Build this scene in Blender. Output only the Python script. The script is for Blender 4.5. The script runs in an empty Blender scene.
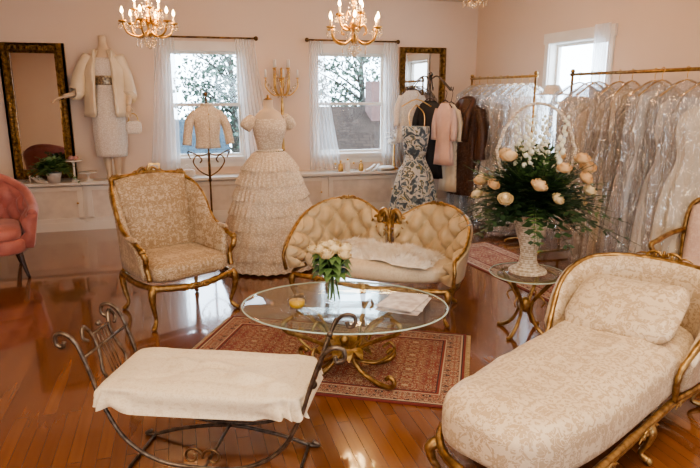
import bpy, math, random
from mathutils import Vector, Matrix, noise as mnoise
random.seed(5)
SC=bpy.context.scene
C=SC.collection
pi=math.pi
sin=math.sin; cos=math.cos
R=random.uniform

# ------------------------------------------------------------ materials
def newmat(name):
    m=bpy.data.materials.new(name); m.use_nodes=True
    nt=m.node_tree; bs=nt.nodes['Principled BSDF']
    return m,nt,bs
def N(nt,t,**k):
    n=nt.nodes.new(t)
    for a,b in k.items(): setattr(n,a,b)
    return n
def math_(nt,op,a,b=None,c=None):
    n=N(nt,'ShaderNodeMath',operation=op)
    for i,x in enumerate((a,b,c)):
        if x is None: continue
        if isinstance(x,(int,float)): n.inputs[i].default_value=x
        else: nt.links.new(x,n.inputs[i])
    return n.outputs[0]
def mixc(nt,fac,a,b):
    n=N(nt,'ShaderNodeMix',data_type='RGBA')
    for i,x in ((0,fac),(6,a),(7,b)):
        if isinstance(x,(int,float)): n.inputs[i].default_value=x
        elif isinstance(x,tuple): n.inputs[i].default_value=x if len(x)==4 else x+(1,)
        else: nt.links.new(x,n.inputs[i])
    return n.outputs[2]
def noise(nt,scale,detail=2,vec=None,dist=0):
    n=N(nt,'ShaderNodeTexNoise'); n.inputs['Scale'].default_value=scale; n.inputs['Detail'].default_value=detail
    n.inputs['Distortion'].default_value=dist
    if vec is None:
        tc=N(nt,'ShaderNodeTexCoord'); vec=tc.outputs['Object']
    nt.links.new(vec,n.inputs['Vector']); return n.outputs['Fac']
def ramp(nt,fac,stops,interp='LINEAR'):
    r=N(nt,'ShaderNodeValToRGB'); r.color_ramp.interpolation=interp
    e=r.color_ramp.elements
    while len(e)<len(stops): e.new(.5)
    for el,(p,c) in zip(e,stops):
        el.position=p; el.color=c if len(c)==4 else tuple(c)+(1,)
    nt.links.new(fac,r.inputs[0]); return r.outputs[0]
def bump(nt,bs,h,strength=.3,dist=.01):
    b=N(nt,'ShaderNodeBump'); b.inputs['Strength'].default_value=strength; b.inputs['Distance'].default_value=dist
    nt.links.new(h,b.inputs['Height']); nt.links.new(b.outputs[0],bs.inputs['Normal'])
def pm(name,col,rough=.5,metal=0,c2=None,ns=8,bmp=None,coat=0,sheen=0,emit=0,sub=0):
    m,nt,bs=newmat(name)
    bs.inputs['Roughness'].default_value=rough; bs.inputs['Metallic'].default_value=metal
    bs.inputs['Coat Weight'].default_value=coat; bs.inputs['Sheen Weight'].default_value=sheen
    if c2 is None: c2=tuple(x*.86 for x in col)
    f=noise(nt,ns,3)
    f=ramp(nt,f,[(.35,(0,0,0)),(.65,(1,1,1))])
    c=mixc(nt,f,tuple(col),tuple(c2)); nt.links.new(c,bs.inputs['Base Color'])
    if bmp: bump(nt,bs,noise(nt,bmp[0],3),bmp[1],bmp[2] if len(bmp)>2 else .005)
    if emit:
        nt.links.new(c,bs.inputs['Emission Color']); bs.inputs['Emission Strength'].default_value=emit
    return m
def damask(name,c1,c2,tile=.13,ns=22,rough=.5,thr=.5):
    m,nt,bs=newmat(name); bs.inputs['Roughness'].default_value=rough; bs.inputs['Sheen Weight'].default_value=.15
    tc=N(nt,'ShaderNodeTexCoord'); sp=N(nt,'ShaderNodeSeparateXYZ'); nt.links.new(tc.outputs['Object'],sp.inputs[0])
    cb=N(nt,'ShaderNodeCombineXYZ')
    for i,s in ((0,tile),(1,tile*1.3),(2,tile*1.3)):
        nt.links.new(math_(nt,'PINGPONG',sp.outputs[i],s),cb.inputs[i])
    f=noise(nt,ns,2.5,cb.outputs[0],1.0)
    f1=ramp(nt,f,[(thr+.03,(0,0,0)),(thr+.06,(1,1,1))])
    g=noise(nt,ns*.8,1.5,cb.outputs[0],1.8); g=math_(nt,'ABSOLUTE',math_(nt,'SUBTRACT',g,.48))
    f2=ramp(nt,g,[(.014,(1,1,1)),(.034,(0,0,0))])
    f=math_(nt,'MAXIMUM',math_(nt,'MULTIPLY',f1,.85),f2)
    big=noise(nt,3,2)
    c1b=mixc(nt,math_(nt,'MULTIPLY',big,.25),tuple(c1),tuple(x*.75 for x in c1))
    nt.links.new(mixc(nt,f,c1b,tuple(c2)),bs.inputs['Base Color'])
    bump(nt,bs,f,.2,.002)
    return m
def clear(name,tint,gl=.08,rough=.02,diff=0,dcol=(1,1,1),fres=True,fs=1.0,wr=0):
    m=bpy.data.materials.new(name); m.use_nodes=True; nt=m.node_tree; nt.nodes.clear()
    o=N(nt,'ShaderNodeOutputMaterial'); t=N(nt,'ShaderNodeBsdfTransparent'); t.inputs[0].default_value=tint+(1,)
    g=N(nt,'ShaderNodeBsdfGlossy'); g.inputs['Roughness'].default_value=rough
    mx=N(nt,'ShaderNodeMixShader')
    if wr:
        bp=N(nt,'ShaderNodeBump'); bp.inputs['Strength'].default_value=1; bp.inputs['Distance'].default_value=wr
        tc=N(nt,'ShaderNodeTexCoord'); mp=N(nt,'ShaderNodeMapping'); mp.inputs['Scale'].default_value=(14,14,4.5); nt.links.new(tc.outputs['Object'],mp.inputs[0])
        nt.links.new(noise(nt,1,2,mp.outputs[0],1.2),bp.inputs['Height']); nt.links.new(bp.outputs[0],g.inputs['Normal'])
    if fres:
        lw=N(nt,'ShaderNodeLayerWeight'); lw.inputs[0].default_value=.5
        f=math_(nt,'POWER',lw.outputs['Facing'],3.0)
        f=math_(nt,'MULTIPLY_ADD',f,.6*fs,gl); f=math_(nt,'MINIMUM',f,1.0); nt.links.new(f,mx.inputs[0])
    else: mx.inputs[0].default_value=gl
    nt.links.new(t.outputs[0],mx.inputs[1]); nt.links.new(g.outputs[0],mx.inputs[2])
    last=mx
    if diff:
        d=N(nt,'ShaderNodeBsdfDiffuse'); d.inputs[0].default_value=dcol+(1,)
        tl=N(nt,'ShaderNodeBsdfTranslucent'); tl.inputs[0].default_value=dcol+(1,)
        ad=N(nt,'ShaderNodeMixShader'); ad.inputs[0].default_value=.5
        nt.links.new(d.outputs[0],ad.inputs[1]); nt.links.new(tl.outputs[0],ad.inputs[2])
        m2=N(nt,'ShaderNodeMixShader'); m2.inputs[0].default_value=diff
        nt.links.new(mx.outputs[0],m2.inputs[1]); nt.links.new(ad.outputs[0],m2.inputs[2]); last=m2
    nt.links.new(last.outputs[0],o.inputs[0]); return m

GOLD=pm('antique_gold',(.50,.34,.15),.38,.9,(.26,.15,.06),26,(70,.5,.006))
GOLDM=pm('mirror_frame_gold',(.52,.34,.13),.42,.55,(.20,.11,.04),30,(70,.5,.006))
GOLDL=pm('bright_gold',(.80,.54,.22),.28,.95,(.50,.30,.1),20,(80,.2))
GOLDD=pm('dark_bronze_gold',(.30,.19,.09),.35,.9,(.11,.06,.03),18)
IRON=pm('aged_iron',(.22,.175,.135),.38,.85,(.09,.07,.055),30,(90,.2))
DAMTAN=damask('gold_damask',(.40,.28,.165),(.64,.52,.37),.10,32)
DAMIV=damask('ivory_damask',(.52,.385,.245),(.72,.60,.44),.12,27,.42,.47)
DAMCR=damask('cream_brocade',(.76,.66,.50),(.64,.53,.38),.08,40,.6,.55)
CREAM=pm('cream_velvet',(.68,.53,.33),.5,0,(.58,.44,.26),10,(200,.1),sheen=.2)
PINK=pm('pink_velvet',(.50,.185,.15),.55,0,(.40,.13,.11),10,sheen=.3)
DWOOD=pm('dark_wood',(.05,.025,.018),.35)
WHITE=pm('white_paint',(.84,.80,.75),.4,0,(.80,.76,.70),4)
def lacemat(name,col,c2,ns=60,bs_=.2):
    m,nt,bs=newmat(name); bs.inputs['Roughness'].default_value=.75
    v=N(nt,'ShaderNodeTexVoronoi'); v.inputs['Scale'].default_value=ns
    tc=N(nt,'ShaderNodeTexCoord'); nt.links.new(tc.outputs['Object'],v.inputs['Vector'])
    f=ramp(nt,v.outputs['Distance'],[(.15,(0,0,0)),(.6,(1,1,1))])
    nt.links.new(mixc(nt,f,tuple(col),tuple(c2)),bs.inputs['Base Color']); bump(nt,bs,f,bs_,.002); return m
LACE=lacemat('ivory_lace',(.90,.82,.69),(.64,.53,.40),70)
LACEW=lacemat('white_lace',(.90,.87,.82),(.70,.65,.59),80)
SATIN=pm('cream_satin',(.82,.72,.56),.4,0,(.72,.62,.46),5,sheen=.15)
WSATIN=pm('white_satin',(.90,.87,.83),.4,0,(.80,.76,.71),5)
SKINM=pm('mannequin_cream',(.72,.58,.43),.5)
GLASS=clear('table_glass',(.93,.975,.955),.035,fs=.6)
CLEAR=clear('clear_glass',(.97,.98,.98),.03)
PLASTIC=clear('clear_plastic',(.97,.98,.99),.20,.045,.07,(.95,.96,1.0),True,.8,.11)
SHEER=clear('sheer_fabric',(1,1,1),0,.5,.42,(.98,.97,.98),False)
MIRR,_n,_b=newmat('mirror_silver'); _b.inputs['Metallic'].default_value=1; _b.inputs['Roughness'].default_value=.02; _b.inputs['Base Color'].default_value=(.60,.56,.52,1)
CRYS=clear('crystal',(1,.95,.86),.22,.05,.22,(1,.90,.74))
LEAF=pm('leaf_green',(.045,.09,.035),.45,0,(.02,.045,.02),12)
LEAF2=pm('light_leaf',(.13,.23,.07),.5,0,(.07,.14,.045),12)
ROSE=pm('cream_rose',(.88,.76,.52),.6,0,(.80,.64,.36),20)
PEACH=pm('peach_rose',(.88,.66,.40),.6,0,(.82,.54,.28),20)
WFLOW=pm('white_petal',(.86,.86,.76),.6,0,(.76,.78,.62),20)
FURW=pm('white_fur',(.96,.90,.80),.9,0,(.80,.70,.56),14,sheen=.4)
FURB=pm('brown_fur',(.085,.034,.016),.38,0,(.05,.02,.01),8,sheen=.1)
def wicker():
    m,nt,bs=newmat('white_wicker'); bs.inputs['Roughness'].default_value=.55
    w=N(nt,'ShaderNodeTexWave',bands_direction='Z'); w.inputs['Scale'].default_value=22
    tc=N(nt,'ShaderNodeTexCoord'); nt.links.new(tc.outputs['Object'],w.inputs[0])
    w2=N(nt,'ShaderNodeTexChecker'); w2.inputs['Scale'].default_value=42; nt.links.new(tc.outputs['Object'],w2.inputs[0])
    f=math_(nt,'MULTIPLY',math_(nt,'ADD',w.outputs['Fac'],w2.outputs['Fac']),.5)
    nt.links.new(mixc(nt,f,(.50,.40,.28,1),(.88,.82,.72,1)),bs.inputs['Base Color']); bump(nt,bs,f,.8,.006); return m
WICK=wicker()
def bulbmat():
    m,nt,bs=newmat('warm_bulb'); bs.inputs['Base Color'].default_value=(1,.8,.5,1)
    bs.inputs['Emission Color'].default_value=(1,.60,.24,1); bs.inputs['Emission Strength'].default_value=40; return m
BULB=bulbmat()

# ------------------------------------------------------------ mesh builder
def cr(pts,k=6,closed=False):
    P=[Vector(p) for p in pts]; n=len(P); out=[]
    rng=range(n if closed else n-1)
    for i in rng:
        if closed: a,b,c,d=P[i-1],P[i],P[(i+1)%n],P[(i+2)%n]
        else:
            b,c=P[i],P[i+1]; a=P[i-1] if i>0 else b*2-c; d=P[i+2] if i+2<n else c*2-b
        for j in range(k):
            t=j/k; out.append(.5*((2*b)+(c-a)*t+(2*a-5*b+4*c-d)*t*t+(3*b-a-3*c+d)*t**3))
    if not closed: out.append(P[-1])
    return out
def lerpl(L,t):
    x=t*(len(L)-1); i=min(int(x),len(L)-2); return L[i]+(L[i+1]-L[i])*(x-i)
class B:
    def __init__(s): s.v=[]; s.f=[]; s.m=[]
    def add(s,v,f,mi=0):
        o=len(s.v); s.v+=[tuple(p) for p in v]; s.f+=[[i+o for i in q] for q in f]; s.m+=[mi]*len(f); return s
    def box(s,c,sz,rz=0,mi=0,rx=0,ry=0):
        M=Matrix.Translation(c)@Matrix.Rotation(rz,4,'Z')@Matrix.Rotation(ry,4,'Y')@Matrix.Rotation(rx,4,'X')
        v=[M@Vector((x*sz[0]/2,y*sz[1]/2,z*sz[2]/2)) for x in(-1,1) for y in(-1,1) for z in(-1,1)]
        return s.add(v,[(0,1,3,2),(4,6,7,5),(0,4,5,1),(2,3,7,6),(0,2,6,4),(1,5,7,3)],mi)
    def grid(s,fn,nu,nv,cu=False,cv=False,mi=0):
        U=nu if cu else nu+1; V=nv if cv else nv+1
        v=[fn(i/nu,j/nv) for i in range(U) for j in range(V)]
        f=[(i*V+j,((i+1)%U)*V+j,((i+1)%U)*V+(j+1)%V,i*V+(j+1)%V) for i in range(nu) for j in range(nv)]
        return s.add(v,f,mi)
    def tube(s,pts,r=.01,n=8,k=6,closed=False,mi=0,smooth=True,flat=1,carve=0):
        P=cr(pts,k,closed) if smooth else [Vector(p) for p in pts]
        m=len(P); rr=r if isinstance(r,(list,tuple)) else [r,r]
        if closed: rr=[rr[0],rr[0]] if not isinstance(r,(list,tuple)) else list(r)+[r[0]]
        T=[]
        for i in range(m):
            a=P[i-1] if (i>0 or closed) else P[i]; b=P[(i+1)%m] if (i<m-1 or closed) else P[i]
            d=(b-a); T.append(d.normalized() if d.length>1e-9 else Vector((0,0,1)))
        u=T[0].orthogonal().normalized()
        if abs(T[0].z)<.9: u=T[0].cross(Vector((0,0,1))).normalized()
        vs=[]
        for i in range(m):
            u=(u-T[i]*u.dot(T[i]))
            u=u.normalized() if u.length>1e-6 else T[i].orthogonal().normalized()
            w=T[i].cross(u); q=lerpl(rr,i/max(m-1,1))*(1+carve*sin(i*1.9))
            for j in range(n):
                a=2*pi*j/n; vs.append(P[i]+u*(cos(a)*q)+w*(sin(a)*q*flat))
        f=[(i*n+j,i*n+(j+1)%n,((i+1)%m)*n+(j+1)%n,((i+1)%m)*n+j) for i in range(m if closed else m-1) for j in range(n)]
        if not closed: f+=[list(range(n))[::-1],[(m-1)*n+j for j in range(n)]]
        return s.add(vs,f,mi)
    def lathe(s,prof,c=(0,0,0),n=24,mi=0,wob=0,k=0,sx=1,sy=1):
        P=[(p[0],p[1]) for p in prof]
        if k: q=cr([(a,0,b) for a,b in P],k); P=[(max(a.x,0),a.z) for a in q]
        vs=[]
        for r,z in P:
            for j in range(n):
                a=2*pi*j/n; rr=r*(1+wob*sin(a*n/4)); vs.append((c[0]+rr*cos(a)*sx,c[1]+rr*sin(a)*sy,c[2]+z))
        m=len(P)
        f=[(i*n+j,i*n+(j+1)%n,(i+1)*n+(j+1)%n,(i+1)*n+j) for i in range(m-1) for j in range(n)]
        if P[0][0]>1e-4: f.append(list(range(n))[::-1])
        if P[-1][0]>1e-4: f.append([(m-1)*n+j for j in range(n)])
        return s.add(vs,f,mi)
    def sect(s,L,n=24,mi=0,fold=None,cap=True,k=4,p=2.0):
        z=cr([(a[0],a[1],a[2]) for a in L],k); r=cr([(a[3],a[4],0) for a in L],k); vs=[]; m=len(z)
        for i in range(m):
            for j in range(n):
                a=2*pi*j/n; ca,sa=cos(a),sin(a); q=(abs(ca)**p+abs(sa)**p)**(-1/p)
                g=1+(fold(a,i/(m-1)) if fold else 0)
                vs.append((z[i].y+r[i].x*ca*q*g,z[i].z+r[i].y*sa*q*g,z[i].x))
        f=[(i*n+j,i*n+(j+1)%n,(i+1)*n+(j+1)%n,(i+1)*n+j) for i in range(m-1) for j in range(n)]
        if cap: f+=[list(range(n))[::-1],[(m-1)*n+j for j in range(n)]]
        return s.add(vs,f,mi)
    def ball(s,c,r,n=10,mi=0,rz=0):
        if not isinstance(r,(tuple,list)): r=(r,r,r)
        ca,sa=cos(rz),sin(rz)
        def fn(u,v):
            a=2*pi*u; b=pi*(v-.5); x=r[0]*cos(b)*cos(a); y=r[1]*cos(b)*sin(a)
            return (c[0]+x*ca-y*sa,c[1]+x*sa+y*ca,c[2]+r[2]*sin(b))
        return s.grid(fn,n,max(4,n//2),cu=True,mi=mi)
    def cush(s,c,sz,e=.35,ez=.7,n=40,mi=0,rz=0,nz=0,M=None,fr=9):
        def sp(x,p): return math.copysign(abs(x)**p,x)
        M=M or (Matrix.Translation(c)@Matrix.Rotation(rz,4,'Z'))
        def fn(u,v):
            a=2*pi*u; b=pi*(v-.5); cb=sp(cos(b),ez)
            p=Vector((sz[0]/2*cb*sp(cos(a),e),sz[1]/2*cb*sp(sin(a),e),sz[2]/2*sp(sin(b),ez)))
            if nz: p.z+=nz*mnoise.noise(p*fr+Vector(c))*min(1,1.2*abs(cos(b)))
            return M@p
        return s.grid(fn,n,n//2,cu=True,mi=mi)
    def loft(s,A,D,nu=20,nv=8,bul=(0,0,0),mi=0):
        A=cr(A,8);D=cr(D,8); bv=Vector(bul)
        def fn(u,v): return lerpl(A,u)*(1-v)+lerpl(D,u)*v+bv*(sin(pi*u)**.5*sin(pi*v)**.5)
        return s.grid(fn,nu,nv,mi=mi)
    def wrap(s,plan,top,z0,th=.06,tuft=None,lean=0,nu=90,nv=20,mi=0,td=.03,cen=None):
        PL=cr([(p[0],p[1],t) for p,t in zip(plan,top)],10)
        cen=Vector(cen) if cen else sum((Vector((p.x,p.y)) for p in PL),Vector((0,0)))/len(PL)
        L=[0]
        for i in range(1,len(PL)): L.append(L[-1]+(PL[i].xy-PL[i-1].xy).length)
        tot=L[-1]; buttons=[]
        def at(u):
            d=u*tot
            for i in range(1,len(L)):
                if L[i]>=d-1e-9:
                    t=(d-L[i-1])/max(L[i]-L[i-1],1e-9); p=PL[i-1].lerp(PL[i],t)
                    dirv=(PL[min(i+1,len(PL)-1)].xy-PL[max(i-2,0)].xy).normalized(); break
            nrm=Vector((-dirv.y,dirv.x))
            if nrm.dot(cen-p.xy)<0: nrm=-nrm
            return p,nrm
        for i in range(nu+1):
            u=i/nu; p,nn=at(u); zt=p.z
            for j in range(nv+1):
                v=j/nv; z=z0+(zt-z0)*v; off=th*.5
                if tuft:
                    a=pi*tuft[0]*u; b=pi*tuft[1]*v
                    h=abs(sin(a+b))*abs(sin(a-b)); off+=td*(h**.45)*min(1,6*(1-v)+.2)-td*.4
                else: off+=td*sin(pi*v)**.5*sin(pi*min(max(u,.0),1))**.25
                if j==nv: off=th*.3
                q=p.xy+nn*off-nn*lean*v; s.v.append((q.x,q.y,z))
            for j in range(nv-1,-1,-1):
                v=j/nv
                if j==nv-1: v=1
                z=z0+(zt-z0)*v; q=p.xy-nn*(th*.5)-nn*lean*v; s.v.append((q.x,q.y,z if j<nv-1 else z-.002))
        V=2*nv+1; base=len(s.v)-(nu+1)*V
        for i in range(nu):
            for j in range(V):
                s.f.append([base+i*V+j,base+(i+1)*V+j,base+(i+1)*V+(j+1)%V,base+i*V+(j+1)%V]); s.m.append(mi)
        s.f.append([base+j for j in range(V)]); s.m.append(mi)
        s.f.append([base+nu*V+j for j in range(V)][::-1]); s.m.append(mi)
        rail=[]
        for i in range(nu+1):
            p,nn=at(i/nu); q=p.xy-nn*lean; rail.append((q.x,q.y,p.z))
        if tuft:
            for ia in range(0,tuft[0]*2+1):
                for ib in range(1,tuft[1]*2):
                    if (ia+ib)%2==0:
                        u=ia/2/tuft[0]; v=ib/2/tuft[1]
                        if 0.01<u<.99 and v<.93:
                            p,nn=at(u); q=p.xy+nn*(th*.5-td*.3)-nn*lean*v; buttons.append((q.x,q.y,z0+(p.z-z0)*v))
        return rail,buttons
    def obj(s,name,mats,parent=None,label=None,cat=None,loc=(0,0,0),rz=0,bev=0,sub=0,sol=0,flat=False,kind=None,group=None):
        me=bpy.data.meshes.new(name); me.from_pydata(s.v,[],s.f); 
        if not isinstance(mats,(list,tuple)): mats=[mats]
        for m in mats: me.materials.append(m)
        me.polygons.foreach_set('material_index',s.m)
        if not flat: me.polygons.foreach_set('use_smooth',[True]*len(s.f))
        me.update()
        o=bpy.data.objects.new(name,me); C.objects.link(o); o.location=loc; o.rotation_euler=(0,0,math.radians(rz))
        if parent: o.parent=parent
        if label: o['label']=label
        if cat: o['category']=cat
        if kind: o['kind']=kind
        if group: o['group']=group
        if sol:
            d=o.modifiers.new('s','SOLIDIFY'); d.thickness=sol; d.offset=0
        if bev:
            d=o.modifiers.new('b','BEVEL'); d.width=bev; d.segments=2; d.limit_method='ANGLE'
        if sub:
            d=o.modifiers.new('u','SUBSURF'); d.levels=sub; d.render_levels=sub
        return o
def thing(name,label,cat,loc=(0,0,0),rz=0,group=None,s=1):
    e=bpy.data.objects.new(name,None); e.empty_display_size=.1; C.objects.link(e); e.location=loc
    e.rotation_euler=(0,0,math.radians(rz)); e['label']=label; e['category']=cat; e.scale=(s,s,s)
    if group: e['group']=group
    return e
def clone(o,parent=None,loc=None,rz=None,sc=None):
    c=o.copy(); C.objects.link(c)
    if parent: c.parent=parent
    if loc is not None: c.location=loc
    if rz is not None: c.rotation_euler=(0,0,math.radians(rz))
    if sc is not None: c.scale=sc
    for ch in list(o.children): clone(ch,c)
    return c
def buttons(parent,bt,mat,r=.012):
    o=None
    for p in bt:
        if o is None: o=B().ball((0,0,0),r,8).obj('tufting_button',mat,parent,loc=p)
        else: clone(o,parent,loc=p)
def tufts(b,pos,nrm,n,l0,l1,w,mi=0,down=0):
    for k in range(n):
        u,v=R(0,1),R(0,1); p=Vector(pos(u,v)); d=(Vector(nrm(u,v,p))+Vector((R(-.8,.8),R(-.8,.8),R(-.8,.8)-down))).normalized()*R(l0,l1); s_=d.orthogonal().normalized()*w
        b.add([p-s_,p+s_,p+d],[(0,1,2)],mi)
def struct(b,name,mat,**k):
    return b.obj(name,mat,kind='structure',flat=True,**k)
def cabriole(b,x,y,h,dx,dy,r=.026):
    P=[(x,y,h),(x+dx*.5,y+dy*.5,h*.85),(x+dx*.35,y+dy*.35,h*.55),(x-dx*.1,y-dy*.1,h*.22),(x+dx*.5,y+dy*.5,.018)]
    b.tube(P,[r*1.35,r*1.2,r*.8,r*.55,r*.8],n=10); b.ball((x+dx*.6,y+dy*.6,.018),(r*.9,r*.9,.018),8)
def legs(parent,pts,h,mat,s=.05,r=.024):
    for (x,y,dx,dy) in pts:
        b=B(); cabriole(b,0,0,h,dx*s,dy*s,r); b.obj('leg',mat,parent,loc=(x,y,0))
def crest(b,c,w,h,tilt=0,ax=0):
    X=Vector((cos(ax),sin(ax),0)); c=Vector(c)
    for sg in(-1,1):
        P=[c+X*sg*w*t+Vector((0,0,z*h)) for t,z in((0,.1),(.25,.75),(.5,.55),(.6,.1),(.45,.05),(.42,.3))]
        b.tube(P,[h*.17,h*.2,h*.15,h*.1],n=8)
        P=[c+X*sg*w*t+Vector((0,0,z*h)) for t,z in((.5,.2),(.75,.35),(1,0))]
        b.tube(P,[h*.16,h*.12,h*.06],n=8)
    for t,z,a in((0,.55,.5),(.14,.48,.4),(-.14,.48,.4),(.28,.35,.3),(-.28,.35,.3)):
        b.ball(c+X*w*t+Vector((0,0,h*z)),(w*.07,h*.22,h*a),8)
def spiral(cx,cz,r0,turns,dirn=1,a0=0,y=0,n=14):
    out=[]
    for i in range(n+1):
        t=i/n; a=a0+dirn*turns*2*pi*t; r=r0*(1-.8*t); out.append((cx+r*cos(a),y,cz+r*sin(a)))
    return out

# ------------------------------------------------------------ room
YB=7.84; XR=4.07; XL=-4.2; YF=-3.2; H=2.78
def wallmat():
    m,nt,bs=newmat('peach_wall_paint'); bs.inputs['Roughness'].default_value=.7
    f=noise(nt,1.2,3); nt.links.new(mixc(nt,f,(.80,.665,.56,1),(.76,.625,.52,1)),bs.inputs['Base Color']); bump(nt,bs,noise(nt,60,3),.08,.003); return m
WALL=wallmat()
def floormat():
    m,nt,bs=newmat('varnished_oak_floor')
    tc=N(nt,'ShaderNodeTexCoord'); mp=N(nt,'ShaderNodeMapping'); mp.inputs['Rotation'].default_value=(0,0,pi/2)
    nt.links.new(tc.outputs['Object'],mp.inputs[0])
    br=N(nt,'ShaderNodeTexBrick'); nt.links.new(mp.outputs[0],br.inputs['Vector'])
    br.offset=.37; br.inputs['Scale'].default_value=1; br.inputs['Brick Width'].default_value=1.3; br.inputs['Row Height'].default_value=.062
    br.inputs['Mortar Size'].default_value=.0012; br.inputs['Mortar Smooth'].default_value=.3; br.inputs['Bias'].default_value=0
    br.inputs['Color1'].default_value=(.285,.108,.032,1); br.inputs['Color2'].default_value=(.18,.060,.018,1); br.inputs['Mortar'].default_value=(.05,.018,.008,1)
    mp2=N(nt,'ShaderNodeMapping'); mp2.inputs['Scale'].default_value=(30,1.5,1); nt.links.new(tc.outputs['Object'],mp2.inputs[0])
    g=noise(nt,1,4,mp2.outputs[0],1.0)
    nt.links.new(mixc(nt,math_(nt,'MULTIPLY',g,.5),br.outputs['Color'],(.10,.032,.010,1)),bs.inputs['Base Color'])
    bs.inputs['Roughness'].default_value=.22; bs.inputs['Coat Weight'].default_value=1.0; bs.inputs['Coat Roughness'].default_value=.06; bs.inputs['Coat IOR'].default_value=1.6
    hh=math_(nt,'ADD',math_(nt,'MULTIPLY',br.outputs['Fac'],-.8),math_(nt,'MULTIPLY',noise(nt,3.0,2),1.4))
    bump(nt,bs,hh,.26,.004); return m
struct(B().box(((XL+XR)/2,(YF+YB)/2,-.05),(XR-XL+.4,YB-YF+.4,.1)),'floor',floormat())
CEIL=pm('ceiling_paint',(.80,.70,.61),.8)
struct(B().box(((XL+XR)/2,(YF+YB)/2,H+.05),(XR-XL+.4,YB-YF+.4,.1)),'ceiling',CEIL)
def wall_holes(name,axis,pos,a0,a1,holes,th=.15,sgn=1):
    b=B(); xs=[a0]+[v for h in holes for v in(h[0],h[1])]+[a1]
    def put(s0,s1,z0,z1):
        if s1-s0<1e-4 or z1-z0<1e-4: return
        c=(s0+s1)/2; w=s1-s0
        if axis=='x': b.box((c,pos+sgn*th/2,(z0+z1)/2),(w,th,z1-z0))
        else: b.box((pos+sgn*th/2,c,(z0+z1)/2),(th,w,z1-z0))
    for i in range(0,len(xs),2): put(xs[i],xs[i+1],0,H)
    for h in holes: put(h[0],h[1],0,h[2]); put(h[0],h[1],h[3],H)
    return struct(b,name,WALL)
W1=(-.04,.82,.80,2.09); W2=(1.81,2.74,.80,2.09); W3=(5.12,6.10,.84,2.12)
wall_holes('wall_back','x',YB,XL-.15,XR+.15,[W1,W2])
wall_holes('wall_right','y',XR,YF,YB,[W3])
wall_holes('wall_left','y',XL,YF,YB,[],sgn=-1)
BW=[(-2.6,-1.0,.8,2.1),(1.2,2.8,.8,2.1)]  # unseen windows behind the camera, added to let daylight in
wall_holes('wall_front','x',YF,XL-.15,XR+.15,BW,sgn=-1)
struct(B().box((XR-.012,(YF+YB)/2,.08),(.02,YB-YF-.1,.16)),'baseboard_right',WHITE)
struct(B().box((XL+.012,(YF+YB)/2,.08),(.02,YB-YF-.1,.16)),'baseboard_left',WHITE)
def window(name,axis,pos,h,sg):
    a0,a1,z0,z1=h; b=B()
    def put(c0,c1,zz0,zz1,d0,d1,mi=0):
        c=(c0+c1)/2; d=pos+sg*(d0+d1)/2
        if axis=='x': b.box((c,d,(zz0+zz1)/2),(c1-c0,abs(d1-d0),zz1-zz0),mi=mi)
        else: b.box((d,c,(zz0+zz1)/2),(abs(d1-d0),c1-c0,zz1-zz0),mi=mi)
    t=.075
    put(a0-t,a0,z0-.02,z1,0,.02); put(a1,a1+t,z0-.02,z1,0,.02); put(a0-t-.02,a1+t+.02,z1,z1+.11,0,.025)
    put(a0-t-.03,a1+t+.03,z0-.045,z0,-.02,.06); put(a0-t,a1+t,z0-.13,z0-.045,0,.018)
    put(a0-.001,a0+.006,z0,z1,0,-.15); put(a1-.006,a1+.001,z0,z1,0,-.15); put(a0,a1,z0-.001,z0+.006,0,-.15); put(a0,a1,z1-.006,z1+.001,0,-.15)
    s=.035; zm=(z0+z1)/2
    for (q0,q1,dd) in((z0,zm+.02,-.05),(zm-.02,z1,-.09)):
        put(a0,a0+s,q0,q1,dd,dd-.035); put(a1-s,a1,q0,q1,dd,dd-.035); put(a0+s,a1-s,q0,q0+s,dd,dd-.035); put(a0+s,a1-s,q1-s,q1,dd,dd-.035)
        put(a0+s,a1-s,q0+s,q1-s,dd-.015,dd-.02,1)
    return struct(b,name,[WHITE,CLEAR])
window('window_1','x',YB,W1,-1); window('window_2','x',YB,W2,-1); window('window_3','y',XR,W3,-1)
for i,h in enumerate(BW): window('window_%d'%(4+i),'x',YF,h,1)  # sashes for the added windows behind the camera

root=thing('display_ledge','long cream painted built-in window ledge with cupboard panels','built-in bench')
LZ=.58; LY=7.54
b=B(); b.box(((XL+XR)/2,(LY+YB)/2+.02,.27),(XR-XL-.02,YB-LY-.06,.54)); b.obj('carcass',WHITE,root,flat=True)
b=B(); b.box(((XL+XR)/2,(LY+YB)/2-.012,LZ-.018),(XR-XL-.02,YB-LY+.02,.036)); b.obj('ledge_top',WHITE,root,bev=.006,flat=True)
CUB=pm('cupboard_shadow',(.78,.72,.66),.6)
x=-4.0
while x<3.4:
    b=B(); w=.94
    for (cx,cz,sx,sz) in((x+w/2,.50,w,.05),(x+w/2,.12,w,.06),(x+.03,.31,.06,.34),(x+w-.03,.31,.06,.34)): b.box((cx,LY+.035,cz),(sx,.02,sz))
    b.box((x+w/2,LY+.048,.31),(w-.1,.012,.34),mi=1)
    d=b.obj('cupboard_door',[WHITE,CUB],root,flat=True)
    B().lathe([(.0,-.0),(.012,0),(.014,.01),(0,.02)],n=10).obj('knob',GOLDL,d,loc=(x+w-.06,LY+.02,.32))
    x+=.98
b=B(); b.box((0,LY+.03,.05),(8.1,.02,.1)); b.obj('kick_board',WHITE,root,flat=True)

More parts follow.
